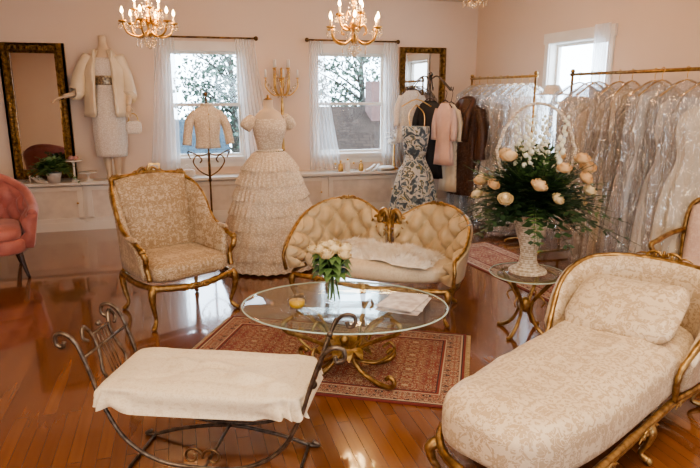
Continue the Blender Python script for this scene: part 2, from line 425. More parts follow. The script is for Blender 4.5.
# ------------------------------------------------------------ rugs
def rugmat(name,hx,hy,field,fl2,bord,navy,cream):
    m,nt,bs=newmat(name); bs.inputs['Roughness'].default_value=.95
    tc=N(nt,'ShaderNodeTexCoord'); sp=N(nt,'ShaderNodeSeparateXYZ'); nt.links.new(tc.outputs['Object'],sp.inputs[0])
    ax=math_(nt,'ABSOLUTE',sp.outputs[0]); ay=math_(nt,'ABSOLUTE',sp.outputs[1])
    d=math_(nt,'MINIMUM',math_(nt,'SUBTRACT',hx,ax),math_(nt,'SUBTRACT',hy,ay))
    cb=N(nt,'ShaderNodeCombineXYZ'); nt.links.new(math_(nt,'PINGPONG',sp.outputs[0],.13),cb.inputs[0]); nt.links.new(math_(nt,'PINGPONG',sp.outputs[1],.10),cb.inputs[1])
    v=noise(nt,34,2,cb.outputs[0],1.6)
    pat=ramp(nt,v,[(0,field),(.36,navy),(.395,cream),(.43,fl2),(.47,field),(.585,navy),(.605,cream),(.635,bord),(.68,field)],'CONSTANT')
    v2=noise(nt,48,2,cb.outputs[0],1.2)
    bp=ramp(nt,v2,[(0,navy),(.39,cream),(.44,bord),(.50,field),(.56,cream),(.60,navy)],'CONSTANT')
    band=ramp(nt,math_(nt,'MULTIPLY',d,5.0),[(0,field),(.06,navy),(.10,cream),(.15,(0,0,0)),(.60,cream),(.64,field),(.70,navy),(.74,(1,1,1))],'CONSTANT')
    inb=math_(nt,'GREATER_THAN',d,.148)
    bd=math_(nt,'MULTIPLY',math_(nt,'GREATER_THAN',d,.03),math_(nt,'LESS_THAN',d,.12))
    c=mixc(nt,bd,band,bp); c=mixc(nt,inb,c,pat)
    nt.links.new(c,bs.inputs['Base Color']); bump(nt,bs,noise(nt,250,2),.5,.004); return m
def rug(hx,hy,loc,rz,label,mat):
    r=thing('area_rug',label,'rug',loc,rz)
    b=B(); b.grid(lambda u,v:((u-.5)*2*hx,(v-.5)*2*hy,.010+.002*mnoise.noise(Vector((u*6,v*5,0)))),40,24)
    b.box((0,0,.004),(2*hx,2*hy,.007)); b.obj('rug_pile',mat,r)
    for sg in(-1,1):
        f=B()
        for i in range(int(hy*2/.012)):
            y=-hy+.006+i*.012; f.tube([(sg*hx,y,.006),(sg*(hx+.03),y+R(-.004,.004),.004)],.002,n=4,k=1)
        f.obj('fringe',CREAM,r,kind='stuff')
rug(.84,.50,(.82,3.37,0),-28,'red oriental rug with floral border under the coffee table',rugmat('oriental_rug_red',.84,.50,(.215,.045,.038),(.28,.17,.10),(.30,.15,.10),(.06,.032,.036),(.46,.36,.26)))
rug(1.15,.32,(2.98,4.50,0),-84,'cream and red oriental runner beside the clothing racks',rugmat('oriental_runner',1.15,.32,(.26,.07,.055),(.40,.25,.16),(.45,.30,.22),(.10,.05,.06),(.60,.50,.38)))

# ------------------------------------------------------------ armchair
ch=thing('armchair','gilt carved armchair upholstered in gold damask','armchair',(-.06,4.48,0),27,s=.95)
b=B(); b.cush((0,-.02,.40),(.62,.60,.17),.3,.55,nz=.012); b.obj('seat_cushion',DAMTAN,ch)
b=B(); A=[(-.28,.24,.36),(-.0,.26,.36),(.28,.24,.36)]; D=[(-.285,.365,1.015),(-.15,.38,1.025),(0,.385,1.035),(.15,.38,1.025),(.285,.365,1.015)]
b.loft(A,D,24,16,(0,-.07,0)); b.obj('backrest',DAMTAN,ch,sol=.06)
b=B()
b.tube([(-.30,.26,.30),(-.30,.30,.6),(-.305,.355,.94),(-.305,.37,1.015),(-.285,.375,1.035),(-.12,.39,1.045),(0,.395,1.065),(.12,.39,1.045),(.285,.375,1.035),(.305,.37,1.015),(.305,.355,.94),(.30,.30,.6),(.30,.26,.30)],.018,n=10,k=9,carve=.12)
crest(b,(0,.385,1.055),.14,.055)
for sx in(-1,1): crest(b,(sx*.27,.37,1.03),.05,.04)
b.obj('back_frame',GOLD,ch)
for sx in(-1,1):
    top=[(sx*.305,.355,.985),(sx*.345,.27,.95),(sx*.37,.18,.86),(sx*.375,.06,.69),(sx*.37,-.16,.61)]
    bot=[(sx*.30,.25,.36),(sx*.32,.15,.36),(sx*.33,.05,.36),(sx*.33,-.05,.36),(sx*.33,-.2,.36)]
    b=B(); b.loft(top,bot,18,8,(-sx*.03,0,0)); b.obj('side_panel',DAMTAN,ch,sol=.05)
    b=B(); b.tube([(sx*.305,.365,1.01)]+top[1:]+[(sx*.375,-.24,.585),(sx*.36,-.27,.53),(sx*.345,-.235,.46),(sx*.335,-.26,.36)],[.015,.016,.016,.019,.023,.020,.019],n=10,carve=.10)
    b.ball((sx*.375,-.245,.585),(.028,.032,.028)); b.obj('armrest',GOLD,ch)
    b=B(); b.cush((sx*.372,-.06,.645),(.05,.2,.035),.7,.8,n=16); b.obj('arm_pad',DAMTAN,ch)
b=B(); 
b.tube([(-.33,-.28,.31),(-.15,-.33,.295),(0,-.34,.285),(.15,-.33,.295),(.33,-.28,.31)],.025,n=10,carve=.08)
for sx in(-1,1): b.tube([(sx*.33,-.28,.31),(sx*.345,0,.30),(sx*.32,.27,.31)],.022,n=10,carve=.08)
b.tube([(-.32,.27,.31),(.32,.27,.31)],.022,n=10,k=3); crest(b,(0,-.36,.27),.12,.05)
b.obj('seat_rail',GOLD,ch)
legs(ch,[(-.32,-.27,-1,-1),(.32,-.27,1,-1),(-.30,.26,-.6,1),(.30,.26,.6,1)],.32,GOLD)

# ------------------------------------------------------------ settee
SL=(1.43,4.18,0); SA=-38
st=thing('settee','small gilt settee with button-tufted cream twin back','settee',SL,SA,s=.88)
for sg in(-1,1):
    plan=[(sg*.68,-.32),(sg*.72,-.12),(sg*.69,.10),(sg*.54,.26),(sg*.32,.31),(sg*.05,.25)]
    top=[.54,.62,.76,.85,.85,.70]
    b=B(); rail,bt=b.wrap(plan,top,.34,.06,(6,2),.05,nu=96,nv=24,td=.10,cen=(0,-.1)); b.obj('backrest',CREAM,st)
    buttons(st,bt,CREAM)
    b=B(); P=[rail[i] for i in range(0,len(rail),6)]
    b.tube([(P[0][0],P[0][1]-.01,.33),(P[0][0]+sg*.01,P[0][1]-.035,.46)]+P+[(sg*.03,.27,.66)],.015,n=10,k=4,carve=.12)
    crest(b,(sg*.42,.33,.855),.12,.04,0,-sg*.25); b.obj('back_rail',GOLD,st)
b=B(); crest(b,(0,.28,.68),.17,.14); crest(b,(0,.27,.63),.13,.06)
b.tube(spiral(-.06,.58,.045,1.3,1,0,.26),.01); b.tube(spiral(.06,.58,.045,1.3,-1,pi,.26),.01); b.tube([(0,.27,.32),(0,.27,.70)],.02,k=2)
b.obj('crest',GOLD,st)
b=B()
def kid(u,v):
    a=2*pi*u; bb=pi*(v-.5); 
    cb=abs(cos(bb))**.5; x=.68*math.copysign(abs(cos(a))**.6,cos(a))*cb; y0=.30*math.copysign(abs(sin(a))**.6,sin(a))*cb
    y=y0-.02-(.05*cos(x*4.4) if y0<0 else 0)*cb
    z=.375+.09*math.copysign(abs(sin(bb))**.7,sin(bb))+.008*mnoise.noise(Vector((x*7,y*7,1)))
    return (x,y,z)
b.grid(kid,64,20,cu=True); b.obj('seat_cushion',DAMCR,st)
b=B(); b.tube([(-.70,.0,.29),(-.68,-.30,.29),(-.42,-.35,.285),(0,-.385,.27),(.42,-.35,.285),(.68,-.30,.29),(.70,.0,.29),(.62,.22,.29),(.3,.32,.29),(0,.29,.29),(-.3,.32,.29),(-.62,.22,.29)],.021,n=10,closed=True,carve=.08)
for q in(-.36,.0,.36): crest(b,(q,-.39 if q==0 else -.375,.26),.10,.05)
b.obj('seat_rail',GOLD,st)
legs(st,[(-.66,-.30,-1,-1),(.66,-.30,1,-1),(0,-.37,0,-1),(-.6,.24,-.7,.9),(.6,.24,.7,.9)],.29,GOLD)
b=B()
def fur(u,v):
    x=(u-.5)*.86; y=(v-.5)*.38+.05*sin(u*5); e=min(u,1-u,v,1-v)
    z=.410+.035*min(1,e*8)+.03*mnoise.noise(Vector((u*6,v*5,2)))
    return (x+.05*mnoise.noise(Vector((u*7,v*7,5))),y+.05*mnoise.noise(Vector((u*7,v*7,8))),z)
b.grid(fur,50,36)
random.seed(77)
tufts(b,fur,lambda u,v,p:(1.2*sin(u*9),1.0*cos(v*8),.8),9000,.025,.060,.0042)
b.obj('fur_throw',FURW,None,'fluffy ivory fur throw lying on the settee seat','throw',loc=(1.40,4.12,0),rz=SA,flat=True)

# ------------------------------------------------------------ chaise longue
CL=(1.00,1.79,0); CA=27; CS=.93
cz=thing('chaise_longue','gilt chaise longue upholstered in ivory damask','chaise longue',CL,CA,s=CS)
def chseat(zc,hz):
    def fn(u,v):
        a=2*pi*u; bb=pi*(v-.5); cb=abs(cos(bb))**.32
        c_,s_=cos(a),sin(a)
        x=math.copysign(abs(c_)**(.70 if c_<0 else .35),c_); y=math.copysign(abs(s_)**.50,s_)
        X=.86+.86*x*cb; Y=.332*y*cb
        z=zc+hz*math.copysign(abs(sin(bb))**.55,sin(bb))
        if sin(bb)>0: z+=.022*mnoise.noise(Vector((X*3.2,Y*5,0)))+.010*mnoise.noise(Vector((X*9,Y*11,4)))+.018*(1-(Y/.33)**2)-.02*sin(pi*min(1,max(0,X/1.3)))
        return (X,Y,z)
    return fn
b=B(); b.grid(chseat(.335,.138),110,34,cu=True); b.obj('seat_cushion',DAMIV,cz)
b=B(); P=[]
for t in [i/16 for i in range(17)]:
    a=pi/2+pi*t; P.append((.30+.320*cos(a)*1.0,.330*sin(a),.212))
P=[(1.70,.325,.212),(1.2,.33,.212),(.7,.332,.212)]+P+[(.7,-.332,.212),(1.2,-.33,.212),(1.70,-.325,.212)]
b.tube(P,.018,n=10,k=5,closed=True,carve=.10); b.tube([(x,y,.187) for x,y,z in P],.011,n=8,k=3,closed=True)
for (x,y,a) in((.9,-.345,0),(.45,-.345,0),(1.35,-.345,0),(.9,.345,0),(-.03,0,pi/2)): crest(b,(x,y,.165),.12,.045,0,a)
b.obj('seat_rail',GOLD,cz)
plan=[(1.25,.33),(1.38,.35),(1.55,.345),(1.72,.25),(1.77,0),(1.72,-.25),(1.55,-.345),(1.38,-.35),(1.25,-.33)]
top=[.43,.61,.71,.75,.76,.75,.69,.56,.43]
b=B(); rail,_=b.wrap(plan,top,.26,.055,None,.05,nu=70,nv=14,td=.03,cen=(1.2,0)); b.obj('backrest',DAMIV,cz)
b=B(); P=[rail[i] for i in range(0,len(rail),5)]
b.tube([(1.21,.34,.22),(1.18,.35,.33),(1.21,.36,.41)]+P[1:-1]+[(1.21,-.36,.41),(1.18,-.35,.33),(1.21,-.34,.22)],.016,n=10,k=5,carve=.12)
crest(b,(1.83,0,.77),.16,.045,0,pi/2); b.obj('back_rail',GOLD,cz)
legs(cz,[(.10,-.26,-1,-.8),(.10,.26,-1,.8),(.92,-.315,0,-1),(.92,.315,0,1),(1.66,-.30,.8,-1),(1.66,.30,.8,1)],.20,GOLD,.06,.022)
b=B(); b.cush((0,0,0),(.42,.54,.14),.38,1.0,n=44,nz=.022,M=Matrix.Rotation(math.radians(-26),4,'Y')@Matrix.Rotation(math.radians(5),4,'Z'),fr=7)
a=math.radians(CA); lx,ly=1.40*CS,.02
b.obj('lumbar_pillow',DAMIV,None,'ivory damask cushion leaning on the chaise backrest','cushion',loc=(CL[0]+lx*cos(a)-ly*sin(a),CL[1]+lx*sin(a)+ly*cos(a),.535),rz=CA)

# ------------------------------------------------------------ coffee table
ct=thing('coffee_table','oval glass-topped coffee table on gilt scrolled base','coffee table',(.85,3.08,0),-20)
b=B(); prof=[(.001,-.012),(.985,-.012),(1,-.008),(1,-.003),(.975,0),(.001,0)]; b.lathe(prof,(0,0,.44),n=80,sx=.575,sy=.42); b.obj('glass_top',GLASS,ct)
b=B(); P=[(.577*cos(t),.422*sin(t),.434) for t in[2*pi*i/60 for i in range(60)]]; b.tube(P,.0045,n=6,k=1,closed=True); b.obj('glass_edge',pm('green_glass_edge',(.55,.70,.63),.1),ct)
for k in range(4):
    a=pi/4+k*pi/2+ (.1 if k%2 else -.1); b=B()
    def Q(r,z,da=0): return (r*cos(a+da),r*sin(a+da)*.85,z)
    b.tube([Q(.34,.425),Q(.40,.40),Q(.38,.35),Q(.28,.30),Q(.14,.22),Q(.07,.14),Q(.12,.07),Q(.24,.03),Q(.34,.03),Q(.37,.065),Q(.34,.09),Q(.31,.07)],[.012,.013,.012,.014,.015,.014,.012],n=8)
    b.tube([Q(.10,.20),Q(.16,.34,.25),Q(.26,.40,.35),Q(.30,.36,.35),Q(.26,.34,.33)],.009,n=8)
    b.tube([Q(.08,.12),Q(.20,.12,.3),Q(.30,.20,.35),Q(.28,.25,.33),Q(.24,.22,.3)],.009,n=8)
    b.obj('scroll_leg',GOLD,ct)
b=B()
for k in range(14):
    a=2*pi*k/14
    def fn(u,v): 
        wd=.035*sin(pi*u)**.7*(v-.5); r=.03+.15*u
        return (r*cos(a)-wd*2*sin(a),r*sin(a)+wd*2*cos(a),.14+.09*sin(pi*u*.8)-.03*u)
    b.grid(fn,8,2)
b.lathe([(.0,.10),(.035,.11),(.045,.14),(.03,.17),(.02,.2),(.03,.23),(0,.26)],k=2,n=16); b.obj('leaf_cluster',GOLD,ct)

def rose(b,c,r,mi=0,tilt=(0,0)):
    c=Vector(c); b.ball(c+Vector((0,0,r*.2)),(r*.42,r*.42,r*.6),8,mi)
    T=Matrix.Rotation(tilt[0],3,'X')@Matrix.Rotation(tilt[1],3,'Y')
    for L,(n,rr,hh,op) in enumerate(((4,.55,1.15,.0),(5,.8,1.05,.15),(6,1.0,.85,.45))):
        for k in range(n):
            a=2*pi*k/n+L*.5
            def fn(u,v):
                w=(u-.5)*2.0*1.25*pi/n*1.25; q=rr*r*(.3+.75*sin(v*pi*.62)+op*.35*v*v)
                z=-.5*r+hh*r*1.3*v*(1-.25*op*v)-.25*r*abs(u-.5)**2*4*v
                return c+T@Vector((q*cos(a+w*(1-.2*v)),q*sin(a+w*(1-.2*v)),z))
            b.grid(fn,4,4,mi=mi)
vs=thing('rose_vase','clear glass vase with cream roses on the coffee table','vase of flowers',(.79,3.13,.441),s=1.35)
b=B(); b.lathe([(.0,.0),(.032,.0),(.034,.01),(.026,.06),(.03,.13),(.045,.17),(.043,.17),(.026,.13),(.022,.06),(.028,.012),(0,.012)],n=20,k=2); b.obj('glass_vase',CLEAR,vs)
b=B()
for k in range(11):
    a=k*2.4; r=.018*(k%3); q=.085*math.sqrt(k/10)
    b.tube([(r*cos(a),r*sin(a),.015),(r*cos(a)*.6,r*sin(a)*.6,.12),(q*cos(a),q*sin(a),.20)],.003,n=5)
    for j in range(4):
        aa=a+j*1.5; zz=.11+.025*j
        def fn(u,v): 
            l=.07; wd=.022*sin(pi*u); rr=.02+l*u
            return (rr*cos(aa)-wd*2*(v-.5)*sin(aa),rr*sin(aa)+wd*2*(v-.5)*cos(aa),zz+.03*sin(pi*u))
        b.grid(fn,5,2)
b.obj('stems_and_leaves',LEAF2,vs)
random.seed(9)
for k in range(12):
    a=k*2.4; q=.085*math.sqrt(k/11); b=B(); rose(b,(0,0,0),.026,0,(R(-.4,.4),R(-.4,.4))); b.obj('rose',ROSE,vs,loc=(q*cos(a),q*sin(a),.240-q*.3))
cd=thing('candle_jar','amber candle in a low glass bowl on the coffee table','candle',(.58,3.08,.441))
B().lathe([(0,0),(.035,0),(.05,.02),(.052,.05),(.045,.065),(.042,.065),(.047,.05),(.045,.022),(.03,.006),(0,.006)],n=20).obj('glass_bowl',CLEAR,cd)
B().lathe([(0,.008),(.03,.008),(.042,.022),(.044,.045),(0,.048)],n=20).obj('wax',pm('amber_wax',(.75,.45,.05),.4),cd)
B().tube([(0,0,.045),(0,.002,.06)],.0015,n=5,k=2).obj('wick',DWOOD,cd)
PAP=pm('paper_white',(.76,.73,.70),.5,0,(.48,.42,.40),18)
for i,(dx,dy,rz,w_,d_) in enumerate(((0,0,-38,.24,.30),(.015,.01,-30,.22,.28),(-.01,-.005,-44,.21,.27))):
    b=B(); b.grid(lambda u,v:((u-.5)*w_,(v-.5)*d_,.004+.003*sin(u*pi)),8,2); b.box((0,0,.002),(w_,d_,.004)); 
    b.obj('magazine',PAP,None,'pale printed magazine stacked on the glass table','magazine',loc=(1.17+dx,2.98+dy,.4415+i*.008),rz=rz,flat=True,group='magazines on the coffee table')

# ------------------------------------------------------------ metal bench
be=thing('metal_bench','bronze iron bench with lyre ends and cream slip cushion','bench',(.09,2.42,0),-23,s=.93)
half=[(0,.105),(.2,.125),(.35,.22),(.44,.38),(.49,.54),(.535,.66)]
sp=[(.535,.66),(.58,.705),(.625,.70),(.63,.66),(.60,.645),(.59,.67)]
full=[(-x,z) for x,z in sp[::-1]]+[(-x,z) for x,z in half[::-1][1:]]+[(x,z) for x,z in half[1:]]+sp[1:]
for sy in(-.19,.19):
    B().tube([(x,sy,z) for x,z in full],.0095,n=8,k=6).obj('side_rail',IRON,be)
    b=B(); b.tube([(-.42,sy,.03),(-.45,sy,.012),(-.40,sy,.012),(-.25,sy,.055),(0,sy,.09),(.25,sy,.055),(.40,sy,.012),(.45,sy,.012),(.42,sy,.03)],.0095,n=8)
    b.obj('foot_rail',IRON,be)
    b=B(); b.tube(spiral(-.045,.16,.045,1.2,1,0,sy)[::-1]+spiral(.045,.16,.045,1.2,-1,pi,sy),.006,n=6); b.obj('scroll_ornament',GOLDD,be)
b=B()
for x,z in((-.40,.012),(.40,.012),(0,.098),(-.447,.40),(.447,.40),(-.51,.60),(.51,.60)): b.tube([(x,-.19,z),(x,.19,z)],.0075,n=8,k=2)
for y in(-.19,.19): b.tube([(-.447,y,.40),(.447,y,.40)],.0075,n=8,k=2)
b.obj('cross_bars',IRON,be)
for sg in(-1,1):
    b=B()
    def E(y,z):
        t=(z-.40)/.20; return (sg*(.447+.065*t),y,z)
    for s2 in(-1,1):
        b.tube([E(0,.42),E(s2*.06,.425),E(s2*.10,.49),E(s2*.075,.57),E(s2*.07,.65),E(s2*.11,.71),E(s2*.14,.67),E(s2*.115,.645)],.008,n=8)
    for y in(-.036,-.012,.012,.036): b.tube([E(y,.44),E(y*1.1,.66)],.003,n=5,k=2)
    b.tube([E(-.082,.66),E(.082,.66)],.007,n=8,k=2); b.ball(E(0,.44),.022); b.ball(E(0,.685),.014)
    b.obj('lyre_end',IRON,be)
b=B()
def slip(u,v):
    a=2*pi*u; c_,s_=cos(a),sin(a); e=.18
    X=math.copysign(abs(c_)**e,c_); Y=math.copysign(abs(s_)**e,s_)
    if v<.7:
        q=(v/.7)**.8; x,y=.455*X*q,.225*Y*q
        fold=abs(mnoise.noise(Vector((x*5+y*6,y*9-x*4,3))))
        z=.488-.014*q**6+(.036*fold+.014*mnoise.noise(Vector((x*7,y*7,8))))*(1-q**8)
    else:
        t=(v-.7)/.3; o=.012*sin(a*17+2*sin(a*5))*t+.014*t+.016*mnoise.noise(Vector((X*4,Y*4,t*2)))
        x,y=(.455+o)*X,(.225+o)*Y; z=.474-.085*t+.010*sin(a*9)*t
    return (x,y,z)
b.grid(slip,200,36,cu=True); b.obj('slip_cushion',DAMCR,be)
b=B(); b.cush((0,0,.445),(.88,.42,.075),.2,.4,n=40); b.obj('seat_pad',CREAM,be)

# ------------------------------------------------------------ side table and basket
SX,SY,SZ=2.20,3.37,.43
sd=thing('side_table','small round glass-topped side table with gilt legs','side table',(SX,SY,0))
B().lathe([(.001,-.010),(.985,-.010),(1,-.005),(.98,0),(.001,0)],(0,0,SZ),n=48,sx=.245,sy=.245).obj('glass_top',GLASS,sd)
b=B(); P=[(.247*cos(2*pi*k/32),.247*sin(2*pi*k/32),SZ-.006) for k in range(32)]; b.tube(P,.004,n=6,k=1,closed=True); b.obj('glass_edge',bpy.data.materials['green_glass_edge'],sd)
b=B(); P=[(.19*cos(2*pi*k/20),.19*sin(2*pi*k/20),SZ-.02) for k in range(20)]; b.tube(P,.008,n=6,k=1,closed=True); b.obj('ring',GOLD,sd)
for k in range(4):
    a=k*pi/2+.5; b=B()
    def Q(r,z): return (r*cos(a),r*sin(a),z)
    b.tube([Q(.19,.41),Q(.15,.36),Q(.06,.24),Q(.05,.15),Q(.10,.06),Q(.17,.012),Q(.20,.012)],[.012,.014,.012,.012,.014,.012],n=8)
    b.tube([Q(.06,.24),Q(.10,.28),Q(.14,.25),Q(.12,.21)],.006,n=6); b.obj('leg',GOLD,sd)
B().ball((0,0,.2),(.045,.045,.055),12).obj('center_boss',GOLD,sd)
fb=thing('flower_basket','white wicker pedestal basket of cream roses and greenery','flower arrangement',(SX,SY,SZ))
b=B(); b.lathe([(0,0),(.115,0),(.12,.02),(.075,.045),(.055,.10),(.062,.18),(.09,.27),(.115,.35),(.13,.39),(.14,.395),(.13,.40),(.09,.38),(0,.37)],n=40,k=3); b.obj('basket',WICK,fb)
b=B(); P=[(-.12*1.0,.0,.38)]
for i in range(13):
    a=pi-pi*i/12; P.append((.235*cos(a),.0,.76+.34*sin(a)))
P.append((.12,0,.38)); b.tube(P,.009,n=8,k=3)
Q=cr(P,8); b.tube([(q.x+.010*cos(i*.9),.010*sin(i*.9),q.z) for i,q in enumerate(Q)],.0045,n=5,k=2); b.obj('handle',WICK,fb,rz=-25)
b=B(); random.seed(11)
def frond(b,org,d,L,wl,n,mi,droop,wf=.22):
    d=Vector(d).normalized(); s=d.cross(Vector((0,0,1)))
    s=s.normalized() if s.length>.01 else Vector((1,0,0)); pts=[]
    for i in range(n+1):
        t=i/n; p=Vector(org)+d*L*t+Vector((0,0,-droop*L*t*t)); pts.append(p)
    b.tube(pts,[.003,.001],n=4,k=1,mi=mi)
    for i in range(1,n):
        t=i/n; p=pts[i]; dd=(pts[i+1]-pts[i-1]).normalized(); l=wl*sin(pi*(.15+.8*t))
        for sg in(-1,1):
            q=p+s*sg*l+dd*l*.5+Vector((0,0,R(-.3,.3)*l)); m_=(p+q)/2; nn=dd*wf*l
            b.add([p,m_+nn,q,m_-nn],[(0,1,2,3)],mi)
for k in range(420):
    a=R(0,2*pi); el=R(-.30,1.40); L=R(.30,.64 if k%4==0 else .54)*(1 if el<.5 else .80)
    broad=k%3!=0; l0=R(.05,.085) if broad else R(.035,.060)
    frond(b,(R(-.06,.06),R(-.06,.06),.44+R(0,.08)),(cos(a)*cos(el),sin(a)*cos(el),sin(el)+.05),L,l0,int(R(6,8)) if broad else int(R(10,14)),0 if k%6 else 1,R(.0,.40),.42 if broad else .26)
b.obj('foliage',[LEAF,LEAF2],fb)
random.seed(21)
for k in range(20):
    a=k*2.399; el=-.05+1.15*((k*7)%20)/20; rr=.38+.04*R(-1,1); b=B(); sz=R(.036,.050)
    rose(b,(0,0,0),sz,0,(R(.2,.7)*(-1 if sin(a)>0 else 1),R(-.4,.4)))
    b.obj('rose',[ROSE,PEACH,PEACH][k%3],fb,loc=(rr*cos(a)*cos(el),rr*sin(a)*cos(el),.47+rr*sin(el)*.95))
for k in range(8):
    a=k*2.399+.4; b=B(); rr=.05+.045*(k%3); 
    for j in range(16):
        t=j/15; z=.70+.32*t; q=.026*(1-.7*t); aa=j*2.4
        b.ball((rr*(1+.4*t)*cos(a)+q*cos(aa),rr*(1+.4*t)*sin(a)+q*sin(aa),z),.017*(1-.6*t)+.004,6)
    b.obj('snapdragon',WFLOW,fb)

# ------------------------------------------------------------ tiered wedding dress
wd=thing('wedding_dress','ivory lace tiered ball gown on a headless dress form','wedding dress',(.82,5.55,0),16)
b=B(); b.sect([(1.30,0,-.005,.15,.10),(1.38,0,0,.135,.075),(1.425,0,0,.095,.065),(1.455,0,.005,.05,.05),(1.50,0,.005,.043,.043),(1.53,0,.005,.046,.046)],24); b.obj('dress_form',SKINM,wd)
b=B(); b.lathe([(0,1.53),(.045,1.53),(.04,1.54),(.012,1.55),(.014,1.57),(0,1.58)],n=16); b.obj('neck_cap',GOLD,wd)
b=B(); b.sect([(1.02,0,0,.120,.100),(1.08,0,0,.112,.09),(1.16,0,0,.128,.105),(1.26,0,-.012,.155,.13),(1.325,0,-.008,.162,.118),(1.365,0,-.003,.156,.10)],32,cap=False); b.obj('bodice',LACE,wd)
for sg in(-1,1):
    b=B(); b.sect([(-.13,0,0,.050,.052),(-.07,0,0,.058,.06),(0,0,0,.034,.046)],20,fold=lambda a,t:.03*sin(9*a)); o=b.obj('cap_sleeve',LACE,wd,loc=(sg*.155,0,1.385)); o.rotation_euler=(0,-sg*.65,0)
b=B()
for k in range(5): b.ball((-.05+.025*k,-.094,1.075),.012,6)
b.tube([(.116*cos(a),.094*sin(a),1.075) for a in[2*pi*i/16 for i in range(16)]],.010,n=6,k=1,closed=True); b.obj('waist_band',SATIN,wd)
zt=[1.07,.94,.81,.68,.55,.42,.29,.16]
def rad(z): return .12+.38*((1.08-z)/1.08)**.58
for i,z in enumerate(zt):
    zb=max(z-.165,.02); r0=rad(z)-.006; r1=rad(zb)+.016; b=B()
    def fn(u,v):
        a=2*pi*u; fr=sin(a*40+i)*.008*v+.012*sin(a*9+i*2)*v; r=r0+(r1-r0)*v**.8+fr*(.4+r1)
        return (r*cos(a),r*sin(a)*.92,z+(zb-z)*v+.014*v*(abs(sin(a*20+i))-.5))
    b.grid(fn,320,6,cu=True); b.obj('skirt_tier',LACE,wd)

# ------------------------------------------------------------ dressed mannequin on the ledge
mq=thing('display_mannequin','headless mannequin in cream jacket and lace dress on ledge','mannequin',(-.74,7.62,LZ),-4)
b=B(); b.lathe([(0,0),(.13,0),(.13,.012),(.0,.02)],n=24); b.tube([(0,0,.01),(0,0,.3)],.012,k=2); b.obj('base',WHITE,mq)
for sg in(-1,1):
    b=B(); b.sect([(.015,sg*.05,-.05,.03,.06),(.04,sg*.05,-.02,.028,.04),(.09,sg*.05,0,.03,.033),(.22,sg*.055,.0,.045,.048),(.35,sg*.06,0,.045,.045),(.5,sg*.065,0,.06,.06)],16); b.obj('leg',SKINM,mq)
b=B(); b.sect([(1.38,0,0,.14,.07),(1.46,0,0,.10,.06),(1.53,0,0,.05,.05),(1.64,0,0,.042,.042)],20); b.obj('torso',SKINM,mq)
b=B(); b.sect([(.28,0,0,.17,.12),(.45,0,0,.185,.13),(.75,0,0,.185,.13),(.92,0,0,.155,.11),(1.02,0,0,.125,.09),(1.12,0,0,.14,.10),(1.28,0,-.01,.155,.11),(1.40,0,0,.14,.075)],36,fold=lambda a,t:.02*sin(11*a)*(1-t)); b.obj('lace_dress',LACEW,mq)
b=B(); b.sect([(1.10,0,-.002,.142,.108),(1.15,0,-.002,.143,.108),(1.20,0,-.002,.150,.115)],28); b.obj('belt',pm('dark_jewelled_belt',(.12,.09,.07),.3,.5,(.5,.4,.25),60),mq)
b=B()
def jk(u,v):
    a=-pi/2+.48+ (2*pi-.96)*u; z=1.48-.74*v; r=.10+.11*min(1,v*4)+.04*v
    return (r*1.0*cos(a)*(1+.03*sin(a*8)*v),r*.72*sin(a),z)
b.grid(jk,48,14)
for sg in(-1,1): b.tube([(sg*.09,-.065,1.48),(sg*.105,-.12,1.2),(sg*.115,-.15,1.0),(sg*.12,-.155,.76)],.014,n=8,k=5)
b.obj('jacket',SATIN,mq,sol=.012)
armp={-1:[(-.15,0,1.42),(-.25,-.03,1.24),(-.30,-.08,1.03),(-.43,-.16,.97)],1:[(.15,0,1.42),(.22,0,1.2),(.25,-.03,1.0),(.25,-.14,.86)]}
for sg in(-1,1):
    P=armp[sg]; b=B(); b.tube(P[:3]+[Vector(P[2]).lerp(Vector(P[3]),.25)],[.07,.075,.085,.092],n=16,k=6); b.obj('sleeve',SATIN,mq)
    b=B(); b.tube([P[1],P[2],P[3]],[.04,.034,.024],n=12)
    d=(Vector(P[3])-Vector(P[2])).normalized(); s_=d.cross(Vector((0,0,1))).normalized(); w_=Vector(P[3])
    b.tube([w_,w_+d*.045,w_+d*.085],[.022,.030,.026],n=10,flat=.5)
    for f_ in range(4):
        o_=w_+d*.08+s_*(.012*(f_-1.5)); l=(.06,.07,.068,.055)[f_]
        b.tube([o_,o_+d*l*.5+s_*.004*(f_-1.5),o_+d*l*.95+s_*.006*(f_-1.5)+Vector((0,0,-.014))],[.0075,.007,.0055],n=6)
    b.tube([w_+d*.02+s_*-.02,w_+d*.05-s_*.042,w_+d*.075-s_*.045],[.009,.007],n=6)
    b.obj('arm',SKINM,mq)
hb=thing('handbag','small white beaded handbag hung from mannequin hand','handbag',(-.46,7.42,1.20),0)
b=B(); b.cush((0,0,0),(.17,.06,.15),.5,.5,n=28); b.obj('bag_body',LACEW,hb)
b=B(); b.tube([(-.055,0,.06),(-.04,0,.13),(.0,0,.16),(.04,0,.13),(.055,0,.06)],.006,n=6); b.obj('strap',GOLDL,hb)
b=B(); b.tube([(-.07,0,.066),(.07,0,.066)],.008,k=2); b.obj('clasp',GOLDL,hb)

